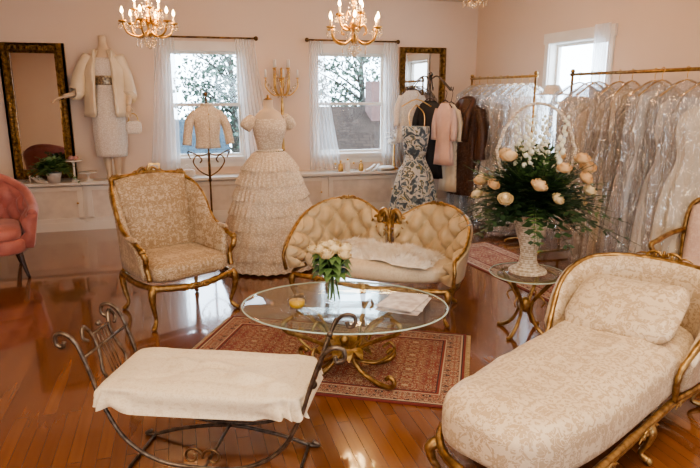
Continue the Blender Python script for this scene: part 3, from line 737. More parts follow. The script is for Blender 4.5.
# ------------------------------------------------------------ jacket on gilt scroll stand
js=thing('garment_stand','gilt scrollwork garment stand with three feet','garment stand',(.33,6.72,0),10)
b=B(); b.tube([(0,0,.06),(0,0,1.56)],.010,k=2,n=10); b.ball((0,0,1.58),.022); b.ball((0,0,.66),.022)
b.obj('pole',GOLDD,js)
for k in range(3):
    a=k*2*pi/3+.5; B().tube([(0,0,.14),(.1*cos(a),.1*sin(a),.10),(.2*cos(a),.2*sin(a),.015),(.24*cos(a),.24*sin(a),.02)],.011,n=8).obj('foot',GOLDD,js)
b=B()
for sg in(-1,1):
    b.tube([(0,0,.70),(sg*.10,0,.76),(sg*.17,0,.86),(sg*.13,0,.93),(sg*.08,0,.89),(sg*.10,0,.85)],.008,n=8)
    b.tube([(0,0,.95),(sg*.10,0,.93),(sg*.22,0,.98),(sg*.20,0,.90)],.007,n=8)
b.tube([(0,0,.68),(0,0,.96)],.014,k=2)
b.obj('scrollwork',GOLDD,js)
lj=thing('lace_jacket','cropped ivory lace jacket displayed on the gilt stand','jacket',(.33,6.72,.04),10,s=.95)
b=B(); b.sect([(1.02,0,0,.145,.10),(1.12,0,0,.132,.095),(1.25,0,-.01,.145,.105),(1.36,0,-.005,.155,.095),(1.44,0,0,.14,.07),(1.48,0,0,.085,.055),(1.51,0,0,.055,.05)],40,fold=lambda a,t:.03*sin(9*a)*(1-t)); b.obj('jacket_body',LACE,lj)
for sg in(-1,1): B().tube([(sg*.115,0,1.42),(sg*.19,0,1.33),(sg*.225,-.02,1.20),(sg*.245,-.03,1.06)],[.048,.052,.048,.05],n=14).obj('sleeve',LACE,lj)
b=B(); b.tube([(.06*cos(t),.05*sin(t)-.01,1.51) for t in[2*pi*i/12 for i in range(12)]],.012,n=6,k=1,closed=True); b.tube([(0,-.05,1.50),(0,-.105,1.38),(0,-.118,1.25),(0,-.108,1.03)],.006,n=6); b.obj('collar',SATIN,lj)
for k in range(5): B().ball((0,-.122+.012*abs(k-2),1.40-.08*k),.009,6).obj('jacket_button',GOLDL,lj)

# ------------------------------------------------------------ mirrors
def mirror(loc,w,h,label,f=.11):
    m=thing('wall_mirror',label,'mirror',loc)
    B().box((0,-.012,h/2),(w-f,.01,h-f)).obj('mirror_glass',MIRR,m,flat=True)
    b=B()
    for (cx,cz_,sx,sz) in((-(w-f)/2,h/2,f,h),((w-f)/2,h/2,f,h),(0,f/2,w-2*f,f),(0,h-f/2,w-2*f,f)):
        b.box((cx,-.02,cz_),(sx,.04,sz)); b.box((cx,-.042,cz_),(sx*.5 if sx<sz else sx,.012,sz*.5 if sz<sx else sz))
    def leafs(x,z):
        b.ball((x,-.052,z),(.024,.014,.024),8)
        for k in range(4):
            a=k*pi/2+pi/4; b.ball((x+.028*cos(a),-.045,z+.028*sin(a)),(.014,.010,.014),6)
    n=int(h/.065)
    for i in range(n):
        for sx in(-1,1): leafs(sx*(w-f)/2,f/2+i*(h-f)/(n-1))
    n=int(w/.065)
    for i in range(1,n-1):
        for z in(f/2,h-f/2): leafs(-(w-f)/2+i*(w-f)/(n-1),z)
    b.obj('frame',GOLDM,m,bev=.004)
mirror((-1.51,7.825,.60),.68,1.54,'tall mirror in carved gilt frame standing on the ledge')
mirror((3.26,7.825,.60),.66,1.58,'tall gilt-framed mirror on the wall behind clothing',.075)

# ------------------------------------------------------------ curtains and rods
def rod(x0,x1,z,y,label):
    r=thing('curtain_rod',label,'curtain rod',(0,0,0))
    B().tube([(x0,y,z),(x1,y,z)],.011,k=2,n=10).obj('rod',GOLDD,r)
    for x in(x0,x1):
        b=B(); b.ball((x,y,z),.028,10); b.obj('finial',GOLDD,r)
        b=B(); b.tube([(x+(.05 if x==x0 else -.05),y,z),(x+(.05 if x==x0 else -.05),YB-.003,z-.01)],.008,k=2); b.obj('bracket',GOLDD,r)
CY=7.755
rod(-.20,1.02,2.24,CY,'thin bronze curtain rod above a sash window')
rod(1.66,2.88,2.24,CY,'thin bronze curtain rod above a sash window')
def curtain(x0,x1,b0,b1,zb,k,label='sheer white curtain panel hanging beside the window'):
    b=B()
    def fn(u,v):
        a=x0+(x1-x0)*u; c=b0+(b1-b0)*u; t=v**1.3; s=sin(u*k*2*pi+1.2*sin(v*2))*.022*(.5+v)
        return (a*(1-t)+c*t+s*.4,CY-.002+s*.9-(.035*v),2.23+(zb-2.23)*v)
    b.grid(fn,90,16); b.obj('curtain',SHEER,None,label,'curtain',group='sheer window curtains')
curtain(-.18,.05,-.34,.02,.60,6); curtain(.76,1.0,.84,1.26,.60,7)
curtain(1.68,1.86,1.66,2.10,.60,7); curtain(2.68,2.87,2.66,3.02,.61,6)
b=B(); b.grid(lambda u,v:(XR-.06+.02*sin(u*40),5.06+.22*u,2.24-1.5*v),70,10); b.obj('curtain',SHEER,None,'sheer white curtain panel at the side window','curtain',group='sheer window curtains')

# ------------------------------------------------------------ chandeliers
def chandelier(loc,s,n=6,e=32):
    r=thing('chandelier','gilt candle-style chandelier with crystal drops','chandelier',loc,group='crystal chandeliers')
    top=(H-loc[2]); q=s/.24
    b=B(); b.lathe([(0,.0),(.02,.01),(.035,.04),(.015,.08),(.03,.13),(.045,.17),(.015,.22),(.012,.34),(.025,.37),(0,.40)],n=16,k=2)
    b.v=[(x*q,y*q,z*q) for x,y,z in b.v]; b.obj('stem',GOLDL,r)
    zt=.40*q; b=B(); z=zt; i=0
    while z<top-.03:
        c=Vector((0,0,z+.015)); P=[c+Vector((.008*cos(t)*(i%2),.008*cos(t)*(1-i%2),.018*sin(t))) for t in[2*pi*j/8 for j in range(8)]]; b.tube(P,.0025,n=4,k=1,closed=True); z+=.028; i+=1
    if b.v: b.obj('chain',GOLDL,r,kind='stuff')
    B().lathe([(0,top-.03),(.03,top-.028),(.06,top-.002),(0,top-.001)],n=16).obj('canopy',GOLDL,r)
    for (nn,R0,z0,off) in((n,.24,0,15),(n//2,.13,.12,40)):
        arm=B(); arm.tube([(.02*q,0,(z0+.05)*q),(R0*.42*q,0,z0*q),(R0*.83*q,0,(z0+.03)*q),(R0*q,0,(z0+.12)*q)],.010*q,n=8); arm.tube([(.03*q,0,(z0+.12)*q),(R0*.42*q,0,(z0+.16)*q),(R0*.54*q,0,(z0+.10)*q),(R0*.42*q,0,(z0+.08)*q)],.007*q,n=6)
        arm.lathe([(0,.12*q),(.035*q,.125*q),(.04*q,.14*q),(.012*q,.135*q)],(R0*q,0,z0*q),n=12)
        ao=None
        for k in range(nn):
            a=360*k/nn+off
            if ao is None:
                ao=arm.obj('arm',GOLDL,r,rz=a)
                c=B().lathe([(0,.135*q),(.011*q,.135*q),(.011*q,.20*q),(0,.20*q)],n=10).obj('candle',SATIN,ao,loc=(R0*q,0,z0*q))
                B().lathe([(0,.20*q),(.013*q,.215*q),(.012*q,.235*q),(.003*q,.26*q),(0,.265*q)],n=10,k=2).obj('bulb',BULB,c)
                d=B()
                for j in range(6): 
                    for zz in(.105,.075): d.ball((R0*q+.036*q*cos(j*1.05),.036*q*sin(j*1.05),(z0+zz)*q),(.007*q,.007*q,.013*q),6)
                for j in range(12): t=j/11; d.ball(((R0-(R0-.02)*t)*q,0,(z0+.13+.20*t*t-.10*sin(pi*t)*.6)*q),.006*q,6)
                for j in range(4): d.ball((R0*.5*q,0,(z0-.02-.022*j)*q),(.007*q,.007*q,.012*q),6)
                d.obj('crystal_drops',CRYS,ao,kind='stuff')
            else: clone(ao,r,rz=a)
    b=B()
    for j in range(30):
        a=j*2.4; rr=.03+.05*(j%4)/3; b.ball((rr*q*cos(a),rr*q*sin(a),(.0-.025*(j%4))*q),(.009*q,.009*q,.016*q),6)
    b.ball((0,0,-.09*q),.024*q,10); b.obj('crystal_pendants',CRYS,r,kind='stuff')
    l=bpy.data.lights.new('chandelier_light','POINT'); l.energy=e*q; l.color=(1,.62,.32); l.shadow_soft_size=.12
    o=bpy.data.objects.new('chandelier_light',l); C.objects.link(o); o.parent=r; o.location=(0,0,.30*q)
chandelier((-.16,5.55,2.05),.21); chandelier((1.63,5.55,2.03),.245); chandelier((2.36,4.62,2.34),.19)
chandelier((-1.6,1.0,2.1),.24)  # extra chandelier out of view, added for its warm light

# ------------------------------------------------------------ candelabra
ca=thing('candelabra','tall gilt candelabra with white candles and crystals on ledge','candelabra',(1.31,7.66,LZ))
b=B(); b.lathe([(0,0),(.09,0),(.09,.015),(.03,.04),(.015,.1),(.02,.3),(.012,.5),(.02,.8),(.012,.95),(.025,1.05),(.01,1.12),(.018,1.30),(0,1.32)],n=16); b.obj('stem',GOLDL,ca)
for k in range(8):
    a=k*pi/4; b=B(); h=1.18+.12*(k%2); rr=.20 if k%2==0 else .12
    b.tube([(0,0,1.0),(rr*.5*cos(a),rr*.5*sin(a)*.6,.98),(rr*cos(a),rr*sin(a)*.6,1.08),(rr*cos(a),rr*sin(a)*.6,h)],.009,n=6); b.lathe([(0,0),(.03,.01),(.012,.015)],(rr*cos(a),rr*sin(a)*.6,h),n=10); o=b.obj('arm',GOLDL,ca)
    B().lathe([(0,0),(.014,0),(.012,.09),(0,.1)],(rr*cos(a),rr*sin(a)*.6,h+.015),n=8).obj('candle',WSATIN,o)
    c_=B()
    for j in range(6): c_.ball((rr*cos(a)*(1-.15*j),rr*sin(a)*.6*(1-.15*j)-.01,h-.04-.035*j),(.015,.015,.02),6)
    c_.obj('crystal_drops',CRYS,o,kind='stuff')

# ------------------------------------------------------------ clothing racks
def rack(y0,y1,x,label):
    r=thing('clothing_rack',label,'clothing rack',(x,0,0))
    B().tube([(0,y0,1.76),(0,y1,1.76)],.014,k=2,n=10).obj('hanging_rail',GOLD,r)
    for y in(y0+.03,y1-.03):
        B().tube([(0,y,.06),(0,y,1.76)],.013,k=2,n=10).obj('upright',GOLD,r)
        b=B(); b.tube([(-.24,y,.02),(-.2,y,.05),(.2,y,.05),(.24,y,.02)],.012,n=8,k=2); b.obj('foot',GOLD,r)
        B().ball((0,y,1.79),.022).obj('finial',GOLD,r)
rack(5.58,7.05,3.60,'gilt clothing rack full of bagged bridal gowns')
rack(3.36,5.06,3.62,'long gilt clothing rack crowded with plastic-covered gowns')
def gown(i,col,hem,loc,rz,label,t0,fl):
    r=thing('hanging_gown',label,'wedding gown',loc,rz,group='gowns on the clothing racks')
    random.seed(i*7+1); ph=R(0,6); tt=[1.50,1.56,1.44,1.52,1.40,1.55,1.48][i]
    L=[(hem,0,0,fl,t0),(hem+.3,0,0,fl*.96,t0),(.90,0,0,.215,.060),(1.12,0,0,.15,.050),(1.32,0,0,.18,.060),(tt,0,0,.165,.048),(tt+.06,0,0,.08,.02)]
    b=B(); b.sect(L,72,fold=lambda a,t:(.16*sin(7*a+ph)+.09*sin(19*a+ph*2))*(1-t)**.8); b.obj('gown',col,r)
    b=B(); h2=max(hem-.13,.04)
    b.sect([(h2,0,0,.30+.02*sin(ph),t0+.012),(h2+.25,0,0,.30,t0+.022),(.7,0,0,.29,t0+.012),(1.0,0,0,.285,.080),(1.3,0,0,.27,.080),(1.54,0,0,.24,.062),(1.64,0,0,.12,.026),(1.69,0,0,.03,.012)],80,k=8,fold=lambda a,t:.10*sin(4*a+ph+7*t)+.07*sin(11*a+ph-12*t)+.045*sin(23*a+9*t)+.03*sin(60*t+5*a),cap=False); b.obj('plastic_cover',PLASTIC,r)
    b=B(); b.tube([(0,0,1.70),(0,0,1.735),(.018,0,1.765),(0,0,1.782),(-.014,0,1.77)],.003,n=5); b.tube([(-.19,0,1.57),(0,0,1.69),(.19,0,1.57)],.006,n=6,k=3); b.obj('hanger',GOLDL,r)
    return r
cols=[WSATIN,LACE,SATIN,LACEW,pm('champagne_satin',(.70,.58,.45),.4),pm('pearl_satin',(.80,.77,.74),.35),lacemat('bold_lace',(.93,.90,.85),(.54,.47,.39),24)]
base=[gown(i,cols[i],[.20,.10,.32,.14,.50,.26,.12][i],(3.6,5.72+i*.15,0),R(-12,12),'bridal gown in clear plastic cover on a clothing rack',[.085,.072,.09,.078,.06,.07,.095][i],[.26,.27,.25,.27,.19,.22,.27][i]) for i in range(7)]
random.seed(91)
for i in range(7,9): clone(base[(i*3)%7],None,(3.6+R(-.03,.03),5.72+i*.15,0),R(-14,14),(R(.9,1.06),1,1))
for i in range(9): clone(base[(i*5+2)%7],None,(3.62+R(-.09,.04),3.48+i*.185,0),R(-30,6),(R(.9,1.06),R(1,1.12),1))

b=B(); b.lathe([(.001,.09),(.06,.088),(.085,.05),(.09,.012),(.17,.0),(.16,-.008),(.08,-.0)],n=32,wob=.02)
b.obj('brimmed_hat',LACEW,None,'white lace brimmed hat resting over the hanging gowns','hat',loc=(3.6,5.30,1.58))

# ------------------------------------------------------------ center clothing display
cx,cy=2.92,6.75
tr=thing('coat_stand','dark metal coat stand with curved hanging arms','coat stand',(cx,cy,0))
B().tube([(0,0,.04),(0,0,1.78)],.014,k=2,n=10).obj('pole',IRON,tr); B().ball((0,0,1.80),.03).obj('finial',IRON,tr)
for k in range(4): a=k*pi/2+.3; B().tube([(0,0,.12),(.15*cos(a),.15*sin(a),.09),(.27*cos(a),.27*sin(a),.015)],.012,n=8).obj('foot',IRON,tr)
for k in range(6): a=k*pi/3; B().tube([(0,0,1.74),(.10*cos(a),.10*sin(a),1.78),(.24*cos(a),.24*sin(a),1.66),(.29*cos(a),.29*sin(a),1.62),(.30*cos(a),.30*sin(a),1.66)],.007,n=6).obj('arm',IRON,tr)
def floralmat():
    m,nt,bs=newmat('blue_floral_print'); bs.inputs['Roughness'].default_value=.6
    f=noise(nt,13,2,None,.8); c=ramp(nt,f,[(0,(.06,.09,.12)),(.40,(.14,.20,.25)),(.46,(.55,.57,.56)),(.54,(.50,.52,.50)),(.565,(.32,.27,.10)),(.585,(.10,.14,.15)),(.66,(.56,.57,.54))],'CONSTANT')
    nt.links.new(c,bs.inputs['Base Color']); return m
FLO=floralmat()
fd=thing('floral_dress','strapless full-skirted dress in blue and yellow floral print','dress',(2.63,6.45,0),-10,s=1.0)
b=B(); b.sect([(.10,0,0,.30,.22),(.35,0,0,.275,.20),(.65,0,0,.21,.15),(.84,0,0,.125,.095),(.92,0,0,.12,.09)],60,fold=lambda a,t:.09*sin(10*a)*(1-t)); b.obj('skirt',FLO,fd)
b=B(); b.sect([(.90,0,0,.122,.092),(1.0,0,0,.14,.105),(1.15,0,0,.16,.12),(1.22,0,0,.155,.105)],32); b.obj('bodice',FLO,fd)
b=B(); b.tube([(-.08,-.08,1.2),(-.085,-.02,1.36),(0,0,1.46)],.006,n=6); b.tube([(.08,-.08,1.2),(.085,-.02,1.36),(0,0,1.46)],.006,n=6); b.tube([(-.17,0,1.44),(0,0,1.52),(.17,0,1.44)],.008,n=6,k=3); b.tube([(0,0,1.52),(.02,0,1.57),(0,0,1.60)],.003,n=5); b.obj('straps_and_hanger',GOLDL,fd)
def blouse(name,loc,rz,mat,label,z0,z1,w=.2,cat='blouse',hangz=1.62):
    r=thing(name,label,cat,loc,rz)
    b=B(); b.sect([(z0,0,0,w*1.1,.05),((z0+z1)/2,0,0,w*.85,.045),(z1-.12,0,0,w,.045),(z1,0,0,w*.45,.025)],48,fold=lambda a,t:.12*sin(7*a)*(1-t)); b.obj('bodice',mat,r)
    for sg in(-1,1): B().tube([(sg*w*.8,0,z1-.07),(sg*w*1.12,0,z1-.22),(sg*w*1.15,-.01,z1-.42)],[.036,.038,.036],n=12).obj('sleeve',mat,r)
    b=B(); b.tube([(-w*.8,0,z1-.05),(0,0,z1+.03),(w*.8,0,z1-.05)],.007,n=6,k=3); b.tube([(0,0,z1+.03),(.02,0,hangz-.03),(0,0,hangz)],.003,n=5); b.obj('hanger',DWOOD,r)
PK=pm('dusty_pink_silk',(.70,.50,.44),.5)
blouse('pink_blouse',(2.95,6.38,0),-62,PK,'dusty pink silk blouse hanging on the coat stand',.78,1.48,.12)
blouse('lace_blouse',(2.78,6.98,0),15,LACEW,'white lace blouse hanging on the coat stand',1.0,1.62,.19)
blouse('cream_slip',(3.08,6.50,0),-65,SATIN,'cream satin slip hanging on the coat stand',.45,1.46,.13,'slip')
blouse('black_jacket',(2.86,6.60,0),-40,pm('black_crepe',(.018,.016,.018),.6),'black crepe jacket squeezed between hanging garments',.60,1.50,.15,'jacket')
fc=thing('fur_coat','long dark brown fur coat on a hanger','fur coat',(3.24,6.42,0),-60)
CO=[(.42,0,0,.20,.11),(.8,0,0,.185,.11),(1.15,0,0,.18,.105),(1.38,0,0,.19,.10),(1.47,0,0,.11,.07),(1.52,0,0,.075,.06)]
b=B(); b.sect(CO,60,fold=lambda a,t:.05*sin(7*a))
random.seed(55)
def cpos(u,v):
    a=2*pi*u; z=.42+1.0*v; return (.19*cos(a),.108*sin(a),z)
tufts(b,cpos,lambda u,v,p:(cos(2*pi*u),sin(2*pi*u),-1.0),5000,.02,.045,.004)
b.obj('coat_body',FURB,fc,flat=True)
for sg in(-1,1):
    b=B(); b.tube([(sg*.17,0,1.40),(sg*.24,-.02,1.15),(sg*.25,-.04,.85)],[.07,.075,.08],n=16)
    tufts(b,lambda u,v:(sg*(.18+.07*min(1,v*1.6))+.072*cos(6.28*u),-.03*v+.072*sin(6.28*u),1.38-.52*v),lambda u,v,p:(cos(6.28*u),sin(6.28*u),-1),1500,.02,.04,.004); b.obj('sleeve',FURB,fc,flat=True)
b=B(); b.tube([(-.05,-.10,1.05),(-.09,-.10,1.35),(-.07,.02,1.50),(.07,.02,1.50),(.09,-.10,1.35),(.05,-.10,1.05)],.04,n=10); b.obj('collar',FURB,fc)
b=B(); b.tube([(0,0,1.5),(.02,0,1.58),(0,0,1.62)],.003,n=5); b.obj('hanger_hook',IRON,fc)
fs=thing('feather_display','small stand topped with white feathers on the ledge','headpiece stand',(2.80,7.62,LZ))
b=B(); b.lathe([(0,0),(.07,0),(.06,.02),(.012,.04),(.012,.42),(0,.44)],n=16); b.obj('stand',GOLDL,fs)
b=B(); random.seed(4)
for k in range(26):
    a=R(0,6.28); e=R(-.2,1.3); frond(b,(0,0,.44),(cos(a)*cos(e),sin(a)*cos(e),sin(e)),R(.1,.18),.035,8,0,.3)
for k in range(8): a=R(0,6.28); b.ball((.06*cos(a),.06*sin(a),.42+R(-.05,.05)),.035,8)
b.obj('feathers',WSATIN,fs)

# ------------------------------------------------------------ pink tub chair
pc=thing('tub_chair','tufted pink velvet tub chair with dark legs','armchair',(-1.70,5.88,0),14)
b=B(); rail,bt=b.wrap([(-.33,-.26),(-.35,-.05),(-.30,.18),(-.16,.30),(0,.33),(.16,.30),(.30,.18),(.35,-.05),(.33,-.26)],[.56,.60,.72,.82,.85,.82,.72,.60,.56],.26,.09,(8,2),.06,nu=90,nv=18,td=.05,cen=(0,-.1)); b.obj('backrest',PINK,pc)
b=B(); b.tube([rail[i] for i in range(0,len(rail),5)],.04,n=12,k=3); b.obj('rolled_top',PINK,pc)
buttons(pc,bt,PINK)
b=B(); b.cush((0,-.06,.40),(.60,.58,.16),.4,.6); b.obj('seat_cushion',PINK,pc)
b=B(); b.cush((0,-.03,.29),(.66,.64,.16),.45,.4); b.obj('seat_base',PINK,pc)
for (x,y) in((-.26,-.26),(.26,-.26),(-.22,.22),(.22,.22)): B().tube([(x,y,.24),(x*1.1,y*1.1,.1),(x*1.2,y*1.2,.0)],[.024,.018,.012],n=10,k=3).obj('leg',DWOOD,pc)

# ------------------------------------------------------------ blush chair near racks
rc=thing('side_armchair','gilt-framed armchair with pale pink upholstery near racks','armchair',(3.36,2.98,0),-62)
PKD=damask('blush_damask',(.66,.47,.39),(.74,.58,.50),.07,46)
b=B(); b.cush((0,0,.40),(.58,.56,.17),.35,.6); b.obj('seat_cushion',PKD,rc)
b=B(); b.loft([(-.26,.24,.38),(0,.27,.38),(.26,.24,.38)],[(-.27,.34,.80),(0,.38,.92),(.27,.34,.80)],20,14,(0,-.06,0)); b.obj('backrest',PKD,rc,sol=.06)
b=B(); b.tube([(-.29,.26,.3),(-.30,.34,.78),(-.14,.38,.90),(0,.39,.94),(.14,.38,.90),(.30,.34,.78),(.29,.26,.3)],.017,n=10); crest(b,(0,.39,.94),.11,.05); b.obj('back_frame',GOLD,rc)
for sg in(-1,1):
    b=B(); b.tube([(sg*.30,.31,.64),(sg*.34,.12,.63),(sg*.34,-.12,.62),(sg*.35,-.20,.60),(sg*.33,-.18,.52),(sg*.31,-.24,.34)],.018,n=10); b.obj('armrest',GOLD,rc)
b=B(); b.tube([(-.30,-.27,.31),(0,-.31,.30),(.30,-.27,.31),(.30,.25,.31),(-.30,.25,.31)],.022,n=8,k=3,closed=True); b.obj('seat_rail',GOLD,rc)
legs(rc,[(-.29,-.26,-1,-1),(.29,-.26,1,-1),(-.27,.24,-1,1),(.27,.24,1,1)],.31,GOLD)

# ------------------------------------------------------------ ledge items
pl=thing('potted_plant','leafy green plant in small white pot on the ledge','potted plant',(-1.38,7.55,LZ),s=1.2)
B().lathe([(0,0),(.05,0),(.07,.09),(.075,.10),(.065,.10),(.06,.085),(0,.085)],n=20).obj('pot',WSATIN,pl)
b=B(); random.seed(8)
for k in range(110):
    a=R(0,6.28); e=R(-.1,1.2); frond(b,(0,0,.12),(cos(a)*cos(e),sin(a)*cos(e)*.5-.1,sin(e)+.3),R(.15,.28),.055,7,k%2,R(.3,.8),.36)
b.obj('foliage',[LEAF2,pm('mid_leaf',(.14,.25,.10),.5)],pl)
def cake(loc,h,label,pinkf=True):
    r=thing('cake_stand',label,'cake stand',loc)
    B().lathe([(0,0),(.05,0),(.045,.01),(.012,.03),(.012,h-.03),(.03,h-.01),(.10,h),(.105,h+.01),(.0,h+.004)],n=24).obj('pedestal',WSATIN,r)
    if pinkf:
        b=B(); 
        for k in range(3): rose(b,(.03*cos(k*2.1),.03*sin(k*2.1),h+.03),.03)
        b.obj('silk_roses',pm('pink_petal',(.68,.38,.34),.6),r)
cake((-1.17,7.60,LZ),.24,'white pedestal stand topped with pink silk roses'); cake((-1.02,7.585,LZ),.10,'low white pedestal dish on the ledge',False)
def shoe(loc,rz,mat=WSATIN):
    r=thing('bridal_shoe','white satin heeled shoe standing on the ledge','shoe',loc,rz,group='shoes on the ledge')
    b=B(); b.sect([(0,0,-.06,.028,.05),(.015,0,-.055,.03,.055),(.03,0,-.045,.022,.04)],16)
    b.tube([(0,-.10,.015),(0,-.03,.02),(0,.03,.05),(0,.08,.07)],[.02,.03,.022,.022],n=10,flat=.6); b.obj('upper',mat,r)
    B().tube([(0,.085,.06),(0,.085,.0)],[.012,.005],n=8,k=2).obj('heel',mat,r)
shoe((-1.58,7.60,LZ+.002),60); shoe((-1.52,7.52+.06,LZ+.002),40); shoe((2.46,7.58,LZ+.002),-60); shoe((2.55,7.6,LZ+.002),-40); shoe((-.14,7.60,LZ+.002),-60)
def bottle(loc,h,mat,label):
    r=thing('perfume_bottle',label,'perfume bottle',loc,0,'bottles on the ledge')
    B().lathe([(0,0),(.03,0),(.035,.02),(.03,h*.6),(.01,h*.7),(.01,h*.8)],n=16).obj('bottle_body',mat,r); B().ball((0,0,h*.88),.016).obj('stopper',GOLDL,r)
for i,x in enumerate((1.98,2.06,2.15,2.24,2.33)): bottle((x,7.60+.03*(i%2),LZ),.12+.03*(i%3),[CLEAR,GOLDL,WSATIN,CLEAR,GOLDL][i],'small vanity bottle with gold stopper on the ledge')
tr2=thing('silver_tray','small oval mirrored tray with jewellery on the ledge','tray',(-.44,7.60,LZ))
B().lathe([(0,0),(.12,0),(.13,.015),(.12,.01),(0,.008)],n=32,sy=.6).obj('tray_plate',MIRR,tr2)
b=B(); 
for k in range(22): b.ball((.07*cos(k*.3),.03*sin(k*.6),.014),.007,6)
b.obj('pearls',WSATIN,tr2)
b=B(); b.box((0,0,.09),(.13,.012,.18),rx=-.15); b.box((0,-.008,.09),(.10,.006,.14),rx=-.15,mi=1); b.obj('small_picture_frame',[GOLDL,PAP],None,'small gilt tabletop frame with pale card on the ledge','picture frame',loc=(-.28,7.64,LZ+.002),flat=True)
b=B(); b.cush((0,0,.03),(.22,.16,.06),.6,.8,n=30,nz=.02); b.obj('folded_linen',WSATIN,None,'folded white linen lying on the ledge','linen',loc=(2.68,7.59,LZ+.003))
b=B(); b.cush((0,0,.05),(.20,.07,.10),.5,.6,n=24); b.tube([(-.07,0,.09),(0,0,.15),(.07,0,.09)],.005,n=6); b.obj('clutch_purse',LACEW,None,'small ivory beaded clutch purse on the ledge','purse',loc=(.10,7.60,LZ+.003))

# ------------------------------------------------------------ outside
GR=pm('lawn',(.06,.09,.04),.9); struct(B().box((0,26,-3.1),(60,36,.1)),'outside_ground_1',GR)  # lawn slab outside, the ground below the windows
def house(x0,x1,y0,y1,ze,zr,wc,rcx,label):
    r=thing('neighbour_house',label,'house')
    b=B(); b.box(((x0+x1)/2,(y0+y1)/2+.3,(ze-3)/2),(x1-x0-.4,y1-y0-.4,ze+3)); b.obj('house_walls',pm(label[:8]+'_siding',wc,.8),r,flat=True)
    b=B(); ym=(y0+y1)/2; b.add([(x0,y0,ze),(x1,y0,ze),(x1,ym,zr),(x0,ym,zr),(x0,y1,ze),(x1,y1,ze)],[(0,1,2,3),(3,2,5,4)]); b.add([(x0,y0,ze-.15),(x1,y0,ze-.15),(x1,y0,ze),(x0,y0,ze)],[(0,1,2,3)],1)
    m,nt,bs=newmat('roof_shingles'); br=N(nt,'ShaderNodeTexBrick'); tc=N(nt,'ShaderNodeTexCoord'); nt.links.new(tc.outputs['Object'],br.inputs[0]); br.inputs['Scale'].default_value=2
    br.inputs['Color1'].default_value=rcx+(1,); br.inputs['Color2'].default_value=tuple(v*.7 for v in rcx)+(1,); br.inputs['Mortar'].default_value=tuple(v*.4 for v in rcx)+(1,); nt.links.new(br.outputs[0],bs.inputs['Base Color']); bs.inputs['Roughness'].default_value=.95; bs.inputs['Specular IOR Level'].default_value=.1
    b.obj('roof',[m,WHITE],r,flat=True)
    b=B(); b.box(((x0*.75+x1*.25),(y0+y1)/2-.5,zr+.1),(.5,.5,1.0)); b.obj('chimney',pm('chimney_brick',(.10,.05,.04),.9),r,flat=True)
house(2.4,12,11.5,18,-.2,1.25,(.12,.11,.09),(.045,.028,.02),'beige house with brown shingle roof outside the window')
house(-7,1.2,13,18,-.5,.95,(.08,.10,.12),(.04,.055,.065),'grey house with slate roof outside the window')
random.seed(33)
def tree(x,y,h,n,mat,label,sp=1.0):
    r=thing('garden_tree',label,'tree',(x,y,-3))
    b=B(); tips=[]
    b.tube([(0,0,0),(.1,0,h*.5),(0,0,h)],[.22,.15,.04],n=8)
    for k in range(26):
        a=R(0,6.28); z=h*R(.40,.95); l=h*R(.15,.28)*sp; p=[(0,0,z),(l*.5*cos(a),l*.5*sin(a),z+l*.35),(l*cos(a),l*sin(a),z+l*.6)]
        b.tube(p,[.05,.03,.01],n=5); tips.append(Vector(p[2])); tips.append(Vector(p[1]))
    b.obj('trunk',pm('bark',(.06,.05,.04),.9),r)
    b=B()
    for t in tips:
        for k in range(n):
            c=t+Vector((random.gauss(0,.35),random.gauss(0,.35),random.gauss(0,.3))); u=Vector((R(-1,1),R(-1,1),R(-1,1)))*.07; v=Vector((R(-1,1),R(-1,1),R(-1,1)))*.07
            b.add([c-u,c-v,c+u,c+v],[(0,1,2,3)])
    b.obj('foliage',mat,r,kind='stuff')
TL=pm('tree_leaf',(.08,.11,.08),.8,0,(.045,.07,.05),2)
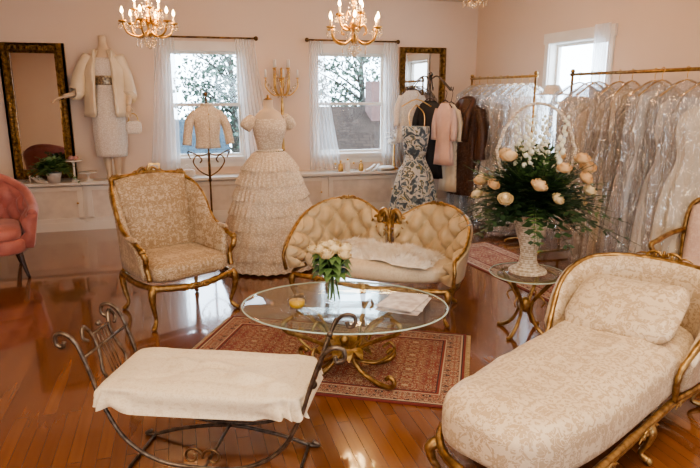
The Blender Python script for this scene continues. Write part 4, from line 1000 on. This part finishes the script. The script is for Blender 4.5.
tree(-2.2,20.5,6.4,60,TL,'leafy tree standing beyond the window'); tree(6.4,21.0,6.4,45,TL,'tall tree beyond the neighbouring roof'); tree(2.0,22.5,6.2,60,TL,'leafy tree standing beyond the window')

# ------------------------------------------------------------ light
wd_=bpy.data.worlds.new('World'); SC.world=wd_; wd_.use_nodes=True; nt=wd_.node_tree; bg=nt.nodes['Background']
tc=N(nt,'ShaderNodeTexCoord'); sp_=N(nt,'ShaderNodeSeparateXYZ'); nt.links.new(tc.outputs['Generated'],sp_.inputs[0])
nt.links.new(ramp(nt,sp_.outputs[2],[(.45,(.70,.84,1.0)),(.8,(.58,.78,1.0))]),bg.inputs[0]); bg.inputs[1].default_value=13.0
def area(name,loc,rot,sx,sy,e,col,portal=False):
    l=bpy.data.lights.new(name,'AREA'); l.shape='RECTANGLE'; l.size=sx; l.size_y=sy; l.energy=e; l.color=col
    o=bpy.data.objects.new(name,l); C.objects.link(o); o.location=loc; o.rotation_euler=rot
    if portal: l.cycles.is_portal=True
    return o
for h in(W1,W2): area('window_portal',((h[0]+h[1])/2,YB+.14,(h[2]+h[3])/2),(-pi/2,0,0),h[1]-h[0],h[3]-h[2],1,(1,1,1),True)
area('window_portal',(XR+.14,(W3[0]+W3[1])/2,(W3[2]+W3[3])/2),(0,pi/2,0),W3[3]-W3[2],W3[1]-W3[0],1,(1,1,1),True)
for h in BW: area('window_portal',((h[0]+h[1])/2,YF-.14,(h[2]+h[3])/2),(pi/2,0,0),h[1]-h[0],h[3]-h[2],1,(1,1,1),True)
area('ceiling_fill',(-.8,.6,H-.03),(0,0,0),2.8,2.0,108,(1,.80,.58))  # added warm fill under the ceiling, no fixture modelled
area('ceiling_fill',(2.2,1.2,H-.03),(0,0,0),1.8,1.4,62,(1,.80,.58))  # second added fill, brightens the foreground from out of view
try: SC.view_settings.look='AgX - Medium High Contrast'
except Exception: pass

cam=bpy.data.cameras.new('Camera'); cam.sensor_width=36; cam.lens=36*600/700; cam.clip_start=.05
co=bpy.data.objects.new('Camera',cam); C.objects.link(co); co.location=(0,0,1.6)
co.rotation_euler=(pi/2-math.atan(142/600),0,math.radians(-16)); SC.camera=co
